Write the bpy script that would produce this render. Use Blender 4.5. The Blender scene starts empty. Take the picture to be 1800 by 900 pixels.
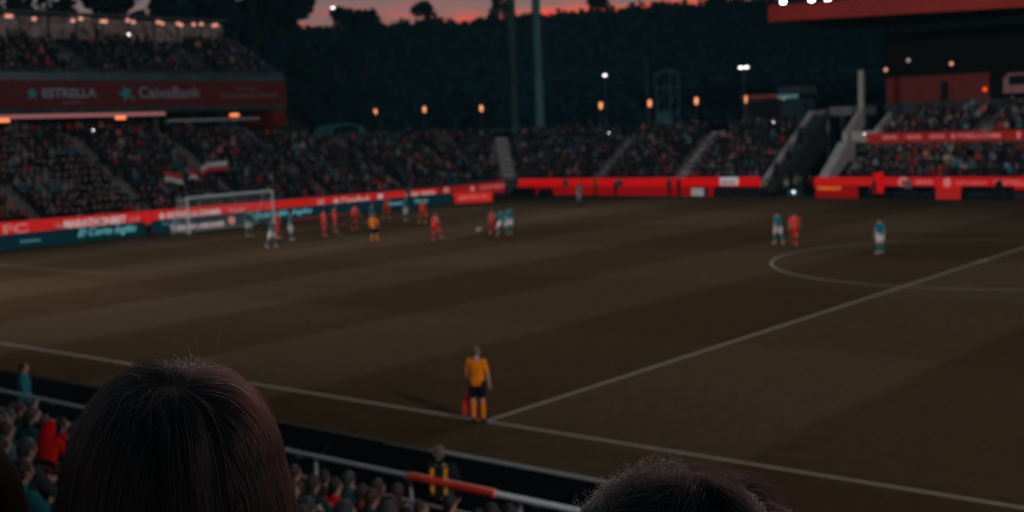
import bpy, bmesh, math, random
import numpy as np
from mathutils import Vector, Matrix, Euler
from mathutils.kdtree import KDTree

random.seed(7)
rng = np.random.default_rng(7)
S = bpy.context.scene
COL = S.collection
PI = math.pi

# ------------------------------------------------------------------ camera
cam_d = bpy.data.cameras.new('camera')
cam = bpy.data.objects.new('camera', cam_d)
COL.objects.link(cam)
S.camera = cam
YAW, PITCH, ROLL = -0.684587, -0.107473, -0.036382
f_ = Vector((math.sin(YAW) * math.cos(PITCH), math.cos(YAW) * math.cos(PITCH), math.sin(PITCH)))
r0 = Vector((math.cos(YAW), -math.sin(YAW), 0))
u0 = r0.cross(f_)
c_, s_ = math.cos(ROLL), math.sin(ROLL)
r1 = r0 * c_ + u0 * s_
u1 = u0 * c_ - r0 * s_
CAM = Vector((18.387, -55.354, 6.852))
m = Matrix((r1, u1, -f_)).transposed().to_4x4()
m.translation = CAM
cam.matrix_world = m
cam_d.sensor_width = 36
cam_d.lens = 36 * 2188.6 / 1800
cam_d.clip_start = 0.05
cam_d.clip_end = 3000
cam_d.dof.use_dof = True
cam_d.dof.focus_distance = 1.04
cam_d.dof.aperture_fstop = 10.5
FPX = 2188.6


def project(p):
    d = Vector(p) - CAM
    z = d.dot(f_)
    return 900 + FPX * d.dot(r1) / z, 450 - FPX * d.dot(u1) / z, z


# ------------------------------------------------------------------ world, sun, exposure
SUN_DIR = Vector((-0.34, 0.94, 0.0)).normalized()     # where the sunset glow is
w = bpy.data.worlds.new('World')
S.world = w
w.use_nodes = True
nt = w.node_tree
for n in list(nt.nodes):
    nt.nodes.remove(n)


def N(nt, typ, **kw):
    n = nt.nodes.new(typ)
    for k, v in kw.items():
        if k.startswith('i_'):
            n.inputs[k[2:].replace('_', ' ')].default_value = v
        else:
            setattr(n, k, v)
    return n


def ramp(nt, stops, fac, interp='LINEAR'):
    n = nt.nodes.new('ShaderNodeValToRGB')
    n.color_ramp.interpolation = interp
    e = n.color_ramp.elements
    while len(e) < len(stops):
        e.new(0.5)
    for el, (p, c) in zip(e, stops):
        el.position = p
        el.color = (*c, 1) if len(c) == 3 else c
    nt.links.new(fac, n.inputs[0])
    return n.outputs[0]


def math_(nt, op, a, b=None, c=None, clamp=False):
    n = nt.nodes.new('ShaderNodeMath')
    n.operation = op
    n.use_clamp = clamp
    for i, v in enumerate((a, b, c)):
        if v is None:
            continue
        if isinstance(v, (int, float)):
            n.inputs[i].default_value = v
        else:
            nt.links.new(v, n.inputs[i])
    return n.outputs[0]


def mix(nt, fac, a, b, mode='MIX'):
    n = nt.nodes.new('ShaderNodeMixRGB')
    n.blend_type = mode
    for i, v in enumerate((fac, a, b)):
        if isinstance(v, (int, float)):
            n.inputs[i].default_value = v
        elif isinstance(v, (tuple, list)):
            n.inputs[i].default_value = (*v, 1) if len(v) == 3 else v
        else:
            nt.links.new(v, n.inputs[i])
    return n.outputs[0]


SUN_EL = math.radians(9)
sky = N(nt, 'ShaderNodeTexSky', sky_type='NISHITA', sun_disc=False)
sky.sun_elevation = math.radians(1.5)
sky.sun_rotation = math.atan2(SUN_DIR.x, SUN_DIR.y)
sky.dust_density = 3.0
tc = N(nt, 'ShaderNodeTexCoord')
sep = N(nt, 'ShaderNodeSeparateXYZ')
nt.links.new(tc.outputs['Generated'], sep.inputs[0])
zz = sep.outputs['Z']
# dusk veil of high cloud: mauve grey low down, slate blue overhead
veil = ramp(nt, [(0.0, (.26, .10, .09)), (.072, (.200, .128, .124)), (.086, (.178, .152, .156)), (.2, (.12, .13, .14)),
                 (.5, (.018, .055, .070)), (1.0, (.010, .042, .056))], zz)
dotn = N(nt, 'ShaderNodeVectorMath', operation='DOT_PRODUCT')
nt.links.new(tc.outputs['Generated'], dotn.inputs[0])
dotn.inputs[1].default_value = SUN_DIR
toward = math_(nt, 'SMOOTH_MIN', math_(nt, 'MULTIPLY_ADD', dotn.outputs['Value'], 2.6, -1.62, True), 1.0, .2)
mp = N(nt, 'ShaderNodeMapping')
mp.inputs['Scale'].default_value = (5, 5, 42)
nt.links.new(tc.outputs['Generated'], mp.inputs[0])
cn = N(nt, 'ShaderNodeTexNoise', i_Scale=2.1, i_Detail=6.0, i_Roughness=.6, i_Distortion=.6)
nt.links.new(mp.outputs[0], cn.inputs['Vector'])
streak = math_(nt, 'MULTIPLY_ADD', cn.outputs[0], 6.0, -2.45, True)
low = ramp(nt, [(0.0, (1, 1, 1)), (.0745, (1, 1, 1)), (.082, (.30, .30, .30)), (.094, (0, 0, 0))], math_(nt, 'SUBTRACT', zz, math_(nt, 'MULTIPLY', toward, .010)))
lowv = N(nt, 'ShaderNodeSeparateColor')
nt.links.new(low, lowv.inputs[0])
fire = math_(nt, 'MULTIPLY', math_(nt, 'MULTIPLY', streak, lowv.outputs[0]), toward)
col = mix(nt, fire, veil, (1.25, .07, .018))
nis = mix(nt, 1.0, sky.outputs[0], (.05, .05, .05), 'MULTIPLY')
col2 = mix(nt, .12, col, nis)
bg = N(nt, 'ShaderNodeBackground', i_Strength=1.0)
nt.links.new(col2, bg.inputs[0])
wo = N(nt, 'ShaderNodeOutputWorld')
nt.links.new(bg.outputs[0], wo.inputs[0])

sun_d = bpy.data.lights.new('sun', 'SUN')
sun_d.energy = 0.18
sun_d.color = (1.0, .28, .15)
sun_d.angle = math.radians(10)
sun = bpy.data.objects.new('sun', sun_d)
COL.objects.link(sun)
sd = Vector((SUN_DIR.x * math.cos(SUN_EL), SUN_DIR.y * math.cos(SUN_EL), math.sin(SUN_EL)))
sun.rotation_euler = (-sd).to_track_quat('-Z', 'Y').to_euler()

S.view_settings.view_transform = 'Standard'
S.view_settings.look = 'None'
S.view_settings.exposure = 0
S.view_settings.gamma = 1
S.cycles.use_denoising = True
S.cycles.max_bounces = 5
S.cycles.sample_clamp_indirect = 3

FLOOD_W = 44000.0
HAZE = .00013  # density of the added tint volume

# ------------------------------------------------------------------ materials
MATS = {}


def mat(name, color, rough=.8, noise=.15, scale=6.0, spec=.3, bump=0.0, metal=0.0, coord='Object'):
    """diffuse-ish material with a little procedural mottling"""
    if name in MATS:
        return MATS[name]
    mt = bpy.data.materials.new(name)
    mt.use_nodes = True
    t = mt.node_tree
    b = t.nodes['Principled BSDF']
    b.inputs['Roughness'].default_value = rough
    b.inputs['Specular IOR Level'].default_value = spec
    b.inputs['Metallic'].default_value = metal
    tcn = t.nodes.new('ShaderNodeTexCoord')
    nz = N(t, 'ShaderNodeTexNoise', i_Scale=scale, i_Detail=5.0, i_Roughness=.6)
    t.links.new(tcn.outputs[coord], nz.inputs['Vector'])
    lo = tuple(c * (1 - noise) for c in color)
    hi = tuple(min(1, c * (1 + noise)) for c in color)
    t.links.new(ramp(t, [(.3, lo), (.7, hi)], nz.outputs[0]), b.inputs['Base Color'])
    if bump:
        bp = N(t, 'ShaderNodeBump', i_Strength=bump, i_Distance=.02)
        t.links.new(nz.outputs[0], bp.inputs['Height'])
        t.links.new(bp.outputs[0], b.inputs['Normal'])
    MATS[name] = mt
    return mt


def emit(name, color, strength, noise=.06, scale=30):
    """LED screens, lamps, and surfaces given a glow in place of light"""
    if name in MATS:
        return MATS[name]
    mt = bpy.data.materials.new(name)
    mt.use_nodes = True
    t = mt.node_tree
    b = t.nodes['Principled BSDF']
    b.inputs['Base Color'].default_value = (*[c * .05 for c in color], 1)
    b.inputs['Specular IOR Level'].default_value = .03
    b.inputs['Roughness'].default_value = .5
    tcn = t.nodes.new('ShaderNodeTexCoord')
    nz = N(t, 'ShaderNodeTexNoise', i_Scale=scale, i_Detail=2.0)
    t.links.new(tcn.outputs['Object'], nz.inputs['Vector'])
    t.links.new(ramp(t, [(.3, tuple(c * (1 - noise) for c in color)), (.7, color)], nz.outputs[0]), b.inputs['Emission Color'])
    b.inputs['Emission Strength'].default_value = strength
    MATS[name] = mt
    return mt


def object_colour_mat(name, rough, noise, scale, spec=.08, sheen=0.0):
    mt = bpy.data.materials.new(name)
    mt.use_nodes = True
    t = mt.node_tree
    b = t.nodes['Principled BSDF']
    b.inputs['Roughness'].default_value = rough
    b.inputs['Specular IOR Level'].default_value = spec
    oi = t.nodes.new('ShaderNodeObjectInfo')
    tcn = t.nodes.new('ShaderNodeTexCoord')
    nz = N(t, 'ShaderNodeTexNoise', i_Scale=scale, i_Detail=4.0)
    t.links.new(tcn.outputs['Object'], nz.inputs['Vector'])
    k = ramp(t, [(.3, (1 - noise,) * 3), (.7, (1, 1, 1))], nz.outputs[0])
    t.links.new(mix(t, 1.0, oi.outputs['Color'], k, 'MULTIPLY'), b.inputs['Base Color'])
    MATS[name] = mt
    return mt


CLOTH = object_colour_mat('cloth', .85, .35, 14)
SKIN = mat('skin', (.46, .23, .18), .55, .12, 25, .4)
EYE = mat('eye', (.02, .015, .012), .3, .05)
LIP = mat('lip', (.36, .12, .10), .5, .1)
HAIRM = object_colour_mat('hair_mass', .6, .5, 40, .4)
DARKTROUSERS = mat('dark_trousers', (.022, .024, .03), .9, .3)

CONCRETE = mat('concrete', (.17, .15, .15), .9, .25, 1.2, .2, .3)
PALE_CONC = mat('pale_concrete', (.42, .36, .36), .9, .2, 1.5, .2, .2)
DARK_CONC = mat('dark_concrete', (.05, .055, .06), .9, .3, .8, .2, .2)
STEEL = mat('grey_steel', (.33, .34, .36), .45, .15, 3, .5, 0, .5)
DARK_STEEL = mat('dark_steel', (.06, .085, .095), .5, .2, 2, .4, 0, .3)
WHITE = mat('white_paint', (.78, .78, .76), .5, .06, 4)
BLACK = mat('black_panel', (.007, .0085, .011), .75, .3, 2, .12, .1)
ROOF_SHADE = mat('roof_shade_black', (.003, .003, .0035), .6, .2, 1, .05)  # near-black colour stands in for the shade under the roof
RED_BANNER = mat('red_banner', (.125, .011, .013), .7, .12, .7)
RED_CLAD = mat('red_cladding', (.15, .006, .004), .6, .2, .5)
RED_PAD = mat('red_padding', (.85, .05, .022), .5, .15, 3)
BANNER_INK = mat('banner_lettering', (.28, .34, .38), .7, .1, 3)
BANNER_TEAL = mat('banner_teal', (.05, .30, .34), .7, .1, 3)
BANNER_FAINT = mat('banner_faint', (.26, .15, .16), .7, .1, 3)
SEAT_RED = mat('seat_plastic', (.028, .012, .014), .5, .2, 3)
TEALSHEET = mat('teal_sheet', (.10, .30, .32), .6, .25, .6)
RED_GLOW = emit('red_glow', (.42, .011, .010), 1.0)
RED_GLOW_DIM = emit('red_glow_dim', (.20, .008, .007), 1.0)
LED_HOT = emit('led_red_hot', (.43, .003, .004), 1.0)
LED_HOT_DIM = emit('led_red_hot_dim', (.20, .002, .003), 1.0)
LED_TEAL = emit('led_teal', (.002, .016, .021), 1.0)
LED_TEAL_TXT = emit('led_teal_lettering', (.10, .34, .38), 1.0)
WHITE_GLOW = emit('glowing_white_lettering', (.44, .33, .32), 1.0)
PALE_GLOW = emit('glowing_pale_lettering', (.44, .13, .125), 1.0)
LED_ORANGE = emit('led_orange_lettering', (.75, .16, .02), 1.0)
GREY_GLOW = emit('grey_glow', (.34, .34, .33), 1.0)
LAMP_ORANGE = emit('lamp_orange', (1.0, .34, .13), 1.5)
LAMP_WHITE = emit('lamp_white', (1.0, .90, .86), 3.2)
LAMP_COOL = emit('lamp_cool', (.75, 1.0, 1.0), 14.0)
LAMP_SOFT = emit('lamp_soft', (1.0, .42, .30), .95)
STRIP_PINK = emit('light_strip_pink', (.30, .10, .11), 1.0)
PANEL_GLOW = emit('glowing_back_panel', (.062, .044, .042), 1.0, .75, 1.6)  # panels glow by themselves in place of light from the lamps above


# ------------------------------------------------------------------ mesh helpers
class MB:
    def __init__(self):
        self.v, self.f, self.mi = [], [], []

    def quad_strip(self, rings, closed=True, caps=True, m=0):
        b = len(self.v)
        n = len(rings[0])
        for r in rings:
            self.v += [tuple(p) for p in r]
        for i in range(len(rings) - 1):
            for j in range(n if closed else n - 1):
                a, c = b + i * n + j, b + i * n + (j + 1) % n
                self.f.append((a, c, c + n, a + n))
                self.mi.append(m)
        if caps and closed:
            self.f.append(tuple(b + j for j in reversed(range(n))))
            self.f.append(tuple(b + (len(rings) - 1) * n + j for j in range(n)))
            self.mi += [m, m]
        return self

    def box(self, lo, hi, m=0):
        (x0, y0, z0), (x1, y1, z1) = lo, hi
        return self.quad_strip([[(x0, y0, z0), (x1, y0, z0), (x1, y1, z0), (x0, y1, z0)],
                                [(x0, y0, z1), (x1, y0, z1), (x1, y1, z1), (x0, y1, z1)]], m=m)

    def obox(self, c, ax, ay, az, m=0):
        """box from centre and three half-axes"""
        c, ax, ay, az = map(Vector, (c, ax, ay, az))
        return self.quad_strip([[c - ax - ay - az, c + ax - ay - az, c + ax + ay - az, c - ax + ay - az],
                                [c - ax - ay + az, c + ax - ay + az, c + ax + ay + az, c - ax + ay + az]], m=m)

    def tube(self, pts, rad, n=8, m=0):
        pts = [Vector(p) for p in pts]
        rad = rad if isinstance(rad, (list, tuple)) else [rad] * len(pts)
        rings = []
        for i, p in enumerate(pts):
            d = (pts[min(i + 1, len(pts) - 1)] - pts[max(i - 1, 0)]).normalized()
            ref = Vector((0, 0, 1)) if abs(d.z) < .9 else Vector((0, 1, 0))
            u = d.cross(ref).normalized()
            v = d.cross(u).normalized()
            rings.append([p + (u * math.cos(a) + v * math.sin(a)) * rad[i] for a in [2 * PI * k / n for k in range(n)]])
        return self.quad_strip(rings, m=m)

    def prism(self, poly, a, b, axis='y', m=0):
        """polygon in two coordinates swept between a and b on the third"""
        def P(q, t):
            return {'x': (t, q[0], q[1]), 'y': (q[0], t, q[1]), 'z': (q[0], q[1], t)}[axis]
        return self.quad_strip([[P(q, a) for q in poly], [P(q, b) for q in poly]], m=m)

    def disc(self, c, u, v, n=20, depth=None, m=0):
        c, u, v = map(Vector, (c, u, v))
        d = Vector(depth) if depth else u.cross(v).normalized() * .01
        ring = [c + u * math.cos(2 * PI * k / n) + v * math.sin(2 * PI * k / n) for k in range(n)]
        return self.quad_strip([ring, [p + d for p in ring]], m=m)

    def mesh(self, name, mats=()):
        me = bpy.data.meshes.new(name)
        me.from_pydata([tuple(v) for v in self.v], [], self.f)
        for x in (mats if isinstance(mats, (list, tuple)) else [mats]):
            me.materials.append(x)
        if any(self.mi):
            me.polygons.foreach_set('material_index', self.mi)
        bm = bmesh.new()
        bm.from_mesh(me)
        bmesh.ops.recalc_face_normals(bm, faces=bm.faces)
        bm.to_mesh(me)
        bm.free()
        return me


def link(name, me, parent=None, color=None):
    o = bpy.data.objects.new(name, me)
    COL.objects.link(o)
    if parent:
        o.parent = parent
    if color:
        o.color = (*color, 1)
    return o


def tag(o, label=None, cat=None, group=None, kind=None):
    if label:
        o['label'] = label
    if cat:
        o['category'] = cat
    if group:
        o['group'] = group
    if kind:
        o['kind'] = kind
    return o


def thing(name, label, cat, loc=(0, 0, 0), rz=0, group=None):
    o = bpy.data.objects.new(name, None)
    o.empty_display_size = .2
    COL.objects.link(o)
    o.location = loc
    o.rotation_euler = (0, 0, rz)
    return tag(o, label, cat, group)


def part(name, mb, mats, parent):
    return link(name, mb.mesh(name, mats), parent)


def setting(name, mb, mats):
    return tag(link(name, mb.mesh(name, mats)), kind='structure')


def copy_tree(root, loc, rz, label=None):
    r = root.copy()
    COL.objects.link(r)
    r.location = loc
    r.rotation_euler = (0, 0, rz)
    if label:
        r['label'] = label
    for ch in list(root.children):
        c = ch.copy()
        COL.objects.link(c)
        c.parent = r
        for g in ch.children:
            d = g.copy()
            COL.objects.link(d)
            d.parent = c
    return r


def lettering(string, start, end, height, up, out, material, parent, name='lettering', bold=.012, italic=0.0):
    """raised lettering running from start to end (world points) on a board; parent transforms are identity"""
    cu = bpy.data.curves.new(name, 'FONT')
    cu.body = string
    cu.size = 1.0
    cu.extrude = .01
    cu.offset = bold
    cu.shear = italic
    cu.resolution_u = 3
    tmp = bpy.data.objects.new(name, cu)
    COL.objects.link(tmp)
    dg = bpy.context.evaluated_depsgraph_get()
    me = bpy.data.meshes.new_from_object(tmp.evaluated_get(dg))
    bpy.data.objects.remove(tmp)
    co = np.empty(len(me.vertices) * 3)
    me.vertices.foreach_get('co', co)
    co = co.reshape(-1, 3)
    mn, mx = co.min(0), co.max(0)
    a, b, up, out = Vector(start), Vector(end), Vector(up), Vector(out)
    ax = b - a
    q = (co - [mn[0], mn[1], 0]) / [mx[0] - mn[0], mx[1] - mn[1], 1]
    W = np.array(a)[None] + q[:, :1] * np.array(ax)[None] + (q[:, 1:2] * height) * np.array(up)[None] + (co[:, 2:3] + .012) * np.array(out)[None]
    me.vertices.foreach_set('co', W.ravel())
    me.materials.clear()
    me.materials.append(material)
    me.update()
    return link(name, me, parent)


def star(c, r, right, up, out, points=5, inner=.42, rot=0.0):
    c, right, up, out = map(Vector, (c, right, up, out))
    ring = []
    for k in range(points * 2):
        a = PI / 2 + rot + PI * k / points
        rr = r if k % 2 == 0 else r * inner
        ring.append(c + right * math.cos(a) * rr + up * math.sin(a) * rr + out * .012)
    return MB().quad_strip([ring, [p + out * .012 for p in ring]])


# ------------------------------------------------------------------ ground, pitch, markings
g = MB()
n = 48
xs = np.linspace(-900, 900, 25)
for i in range(24):
    for j in range(24):
        b = len(g.v)
        g.v += [(xs[i], xs[j], -.02), (xs[i + 1], xs[j], -.02), (xs[i + 1], xs[j + 1], -.02), (xs[i], xs[j + 1], -.02)]
        g.f.append((b, b + 1, b + 2, b + 3))
        g.mi.append(0)
setting('ground', g, mat('ground_earth', (.03, .035, .03), .95, .4, .05))

pm = bpy.data.materials.new('mown_turf')
pm.use_nodes = True
t = pm.node_tree
b = t.nodes['Principled BSDF']
b.inputs['Roughness'].default_value = .95
b.inputs['Specular IOR Level'].default_value = 0.0
tcn = t.nodes.new('ShaderNodeTexCoord')
sp = t.nodes.new('ShaderNodeSeparateXYZ')
wob = N(t, 'ShaderNodeTexNoise', i_Scale=.35, i_Detail=3.0)
t.links.new(tcn.outputs['Object'], wob.inputs['Vector'])
t.links.new(tcn.outputs['Object'], sp.inputs[0])
wx = math_(t, 'MULTIPLY_ADD', wob.outputs[0], .5, -.25)
sx = math_(t, 'SINE', math_(t, 'MULTIPLY', math_(t, 'ADD', sp.outputs['X'], wx), PI / 6.5))
sy = math_(t, 'SINE', math_(t, 'MULTIPLY', math_(t, 'ADD', math_(t, 'ADD', sp.outputs['Y'], wx), 34), PI / 11.3))
bx_ = math_(t, 'MULTIPLY_ADD', sx, 5.0, .5, True)
by_ = math_(t, 'MULTIPLY_ADD', sy, 3.0, .5, True)
fac = math_(t, 'ADD', math_(t, 'MULTIPLY', bx_, .62), math_(t, 'MULTIPLY', by_, .34))
n1 = N(t, 'ShaderNodeTexNoise', i_Scale=.16, i_Detail=4.0)
n2 = N(t, 'ShaderNodeTexNoise', i_Scale=9.0, i_Detail=6.0, i_Roughness=.7)
mp2 = N(t, 'ShaderNodeMapping')
mp2.inputs['Scale'].default_value = (.5, 3.0, 1)
n3 = N(t, 'ShaderNodeTexNoise', i_Scale=.8, i_Detail=4.0)
t.links.new(tcn.outputs['Object'], mp2.inputs[0])
t.links.new(mp2.outputs[0], n3.inputs['Vector'])
for q in (n1, n2):
    t.links.new(tcn.outputs['Object'], q.inputs['Vector'])
fac = math_(t, 'ADD', fac, math_(t, 'MULTIPLY_ADD', n1.outputs[0], .5, -.25))
fac = math_(t, 'ADD', fac, math_(t, 'MULTIPLY_ADD', n3.outputs[0], .4, -.2))
turf = ramp(t, [(0.0, (.0560, .0320, .0163)), (.5, (.0700, .0425, .0232)), (1.0, (.0870, .0545, .0320))], fac)
turf = mix(t, 1.0, turf, ramp(t, [(.25, (.72, .72, .72)), (.75, (1.25, 1.22, 1.18))], n2.outputs[0]), 'MULTIPLY')
n4 = N(t, 'ShaderNodeTexNoise', i_Scale=2.2, i_Detail=8.0, i_Roughness=.75)
t.links.new(tcn.outputs['Object'], n4.inputs['Vector'])
turf = mix(t, 1.0, turf, ramp(t, [(.32, (.80, .80, .82)), (.5, (1, 1, 1)), (.7, (1.18, 1.14, 1.06))], n4.outputs[0]), 'MULTIPLY')
t.links.new(turf, b.inputs['Base Color'])
bp = N(t, 'ShaderNodeBump', i_Strength=.5, i_Distance=.03)
t.links.new(n2.outputs[0], bp.inputs['Height'])
t.links.new(bp.outputs[0], b.inputs['Normal'])
HL = 52.05
g = MB()
for i in range(22):
    for j in range(15):
        x0, x1 = -55 + i * 5, -50 + i * 5
        y0, y1 = -39 + j * (74.2 / 15), -39 + (j + 1) * (74.2 / 15)
        bb = len(g.v)
        g.v += [(x0, y0, 0), (x1, y0, 0), (x1, y1, 0), (x0, y1, 0)]
        g.f.append((bb, bb + 1, bb + 2, bb + 3))
        g.mi.append(0)
setting('pitch', g, pm)
g = MB()
for (lo, hi) in (((-66, 35.2, -.01), (60, 37.4, -.004)), ((-57.4, -60, -.01), (-55, 35.2, -.004)), ((-55, -42.2, -.01), (60, -39, -.004))):
    g.box(lo, hi)
setting('track', g, mat('grey_track', (.030, .027, .026), .9, .2, .8))

lm = mat('line_paint', (.25, .195, .165), .9, .22, 3.0)


def flat(mb, a, b_, wd=.12, z=.004):
    a, b_ = Vector((*a, 0)), Vector((*b_, 0))
    d = (b_ - a).normalized()
    nrm = Vector((-d.y, d.x, 0)) * wd / 2
    up = Vector((0, 0, z))
    i = len(mb.v)
    mb.v += [tuple(p + up) for p in (a - nrm, b_ - nrm, b_ + nrm, a + nrm)]
    mb.f.append((i, i + 1, i + 2, i + 3))
    mb.mi.append(0)


def arc(mb, c, r, a0, a1, wd=.12, n=96, z=.0045):
    for k in range(n):
        p, q = a0 + (a1 - a0) * k / n, a0 + (a1 - a0) * (k + 1) / n
        i = len(mb.v)
        mb.v += [(c[0] + rr * math.cos(t_), c[1] + rr * math.sin(t_), z) for t_, rr in ((p, r - wd / 2), (q, r - wd / 2), (q, r + wd / 2), (p, r + wd / 2))]
        mb.f.append((i, i + 1, i + 2, i + 3))
        mb.mi.append(0)


def marking(fn, name='pitch_line', mt=lm):
    mb = MB()
    fn(mb)
    return setting(name, mb, mt)


faint = mat('faint_line_paint', (.165, .115, .088), .9, .3, 2.0)
marking(lambda q: flat(q, (-HL, -34), (HL, -34), .13))
marking(lambda q: flat(q, (-HL, 34), (HL, 34)), mt=faint)
marking(lambda q: flat(q, (0, -33.93), (0, 33.93), .13))
marking(lambda q: arc(q, (0, 0), 9.15, 0, 2 * PI, n=128), 'centre_circle')
marking(lambda q: arc(q, (0, 0), .12, 0, 2 * PI, .24, 24), 'centre_spot')
for sgn in (-1, 1):
    g_ = sgn * HL
    marking(lambda q: flat(q, (g_, -33.93), (g_, 33.93), z=.003), mt=faint)
    marking(lambda q: (flat(q, (g_, -20.16), (g_ - sgn * 16.44, -20.16)), flat(q, (g_, 20.16), (g_ - sgn * 16.44, 20.16)),
                       flat(q, (g_ - sgn * 16.5, -20.22), (g_ - sgn * 16.5, 20.22), z=.005)), 'penalty_area_line', faint)
    marking(lambda q: (flat(q, (g_, -9.16), (g_ - sgn * 5.44, -9.16)), flat(q, (g_, 9.16), (g_ - sgn * 5.44, 9.16)),
                       flat(q, (g_ - sgn * 5.5, -9.22), (g_ - sgn * 5.5, 9.22), z=.005)), 'goal_area_line', faint)
    th = math.acos(5.5 / 9.15)
    marking(lambda q: arc(q, (g_ - sgn * 11, 0), 9.15, (0 if sgn < 0 else PI) - th, (0 if sgn < 0 else PI) + th, n=40), 'penalty_arc', faint)
    marking(lambda q: arc(q, (g_ - sgn * 11, 0), .12, 0, 2 * PI, .24, 24), 'penalty_spot', faint)

# ------------------------------------------------------------------ floodlight masts
head_face = emit('flood_face', (.85, 1.0, 1.0), 8.0)


def flood_mast(label, x, y, aim, h=34.0, twin=(1.8, 1.8), power=1.0):
    r = thing('floodlight_mast', label, 'floodlight mast', (x, y, 0), 0, 'floodlight masts at the stadium corners')
    tw = Vector((*twin, 0))
    for off in (Vector((0, 0, 0)), tw):
        q = MB().tube([off + Vector((0, 0, -.1)), off + Vector((0, 0, 12)), off + Vector((0, 0, h))], [.52, .46, .38], 14)
        part('pole', q, mat('galvanised_mast', (.018, .045, .05), .6, .45, .12, .3) if off.length < .1 else mat('galvanised_mast_lit', (.065, .17, .185), .6, .45, .12, .3), r)  # second pole lighter: the light on it is put into its colour
    mid = tw / 2 + Vector((0, 0, h + 2))
    d = (Vector(aim) - (Vector((x, y, 0)) + mid)).normalized()
    rt = d.cross(Vector((0, 0, 1))).normalized()
    up = rt.cross(d)
    part('lamp_frame', MB().obox(mid, rt * 3.2, up * 2.2, d * .2), DARK_STEEL, r)
    for i in range(5):
        for j in range(4):
            c = mid + rt * (-2.6 + 1.3 * i) + up * (-1.6 + 1.07 * j) + d * .22
            part('lamp', MB().disc(c, rt * .45, up * .45, 14, d * .14), head_face, r)
    ld = bpy.data.lights.new('floodlight', 'SPOT')
    ld.energy = FLOOD_W * power
    ld.color = (.98, 1.0, 1.0)
    ld.spot_size = math.radians(66)
    ld.spot_blend = 1.0
    ld.shadow_soft_size = 1.6
    lo = bpy.data.objects.new('floodlight', ld)
    COL.objects.link(lo)
    lo.parent = r
    lo.location = mid + d * 1.2
    lo.rotation_euler = d.to_track_quat('-Z', 'Y').to_euler()
    return r


flood_mast('tall twin poled floodlight mast rising behind the corner of the far terrace', -61.3, 43.5, (-22, 2, 0))
flood_mast('floodlight mast behind the end of the near terrace on the left', -63, -56, (-18, -4, 0), h=26, twin=(-1.8, 1.8), power=2.3)
flood_mast('floodlight mast behind the end of the near terrace on the right', 63, -58, (-2, -4, 0), h=26, twin=(1.8, 1.8), power=2.3)
flood_mast('floodlight mast behind the right end of the roofed stand', 63, 60, (14, 2, 0), twin=(1.8, -1.8))

# ------------------------------------------------------------------ people: one continuous body grown from tapered volumes
def v3(*a):
    return Vector(a)


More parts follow.
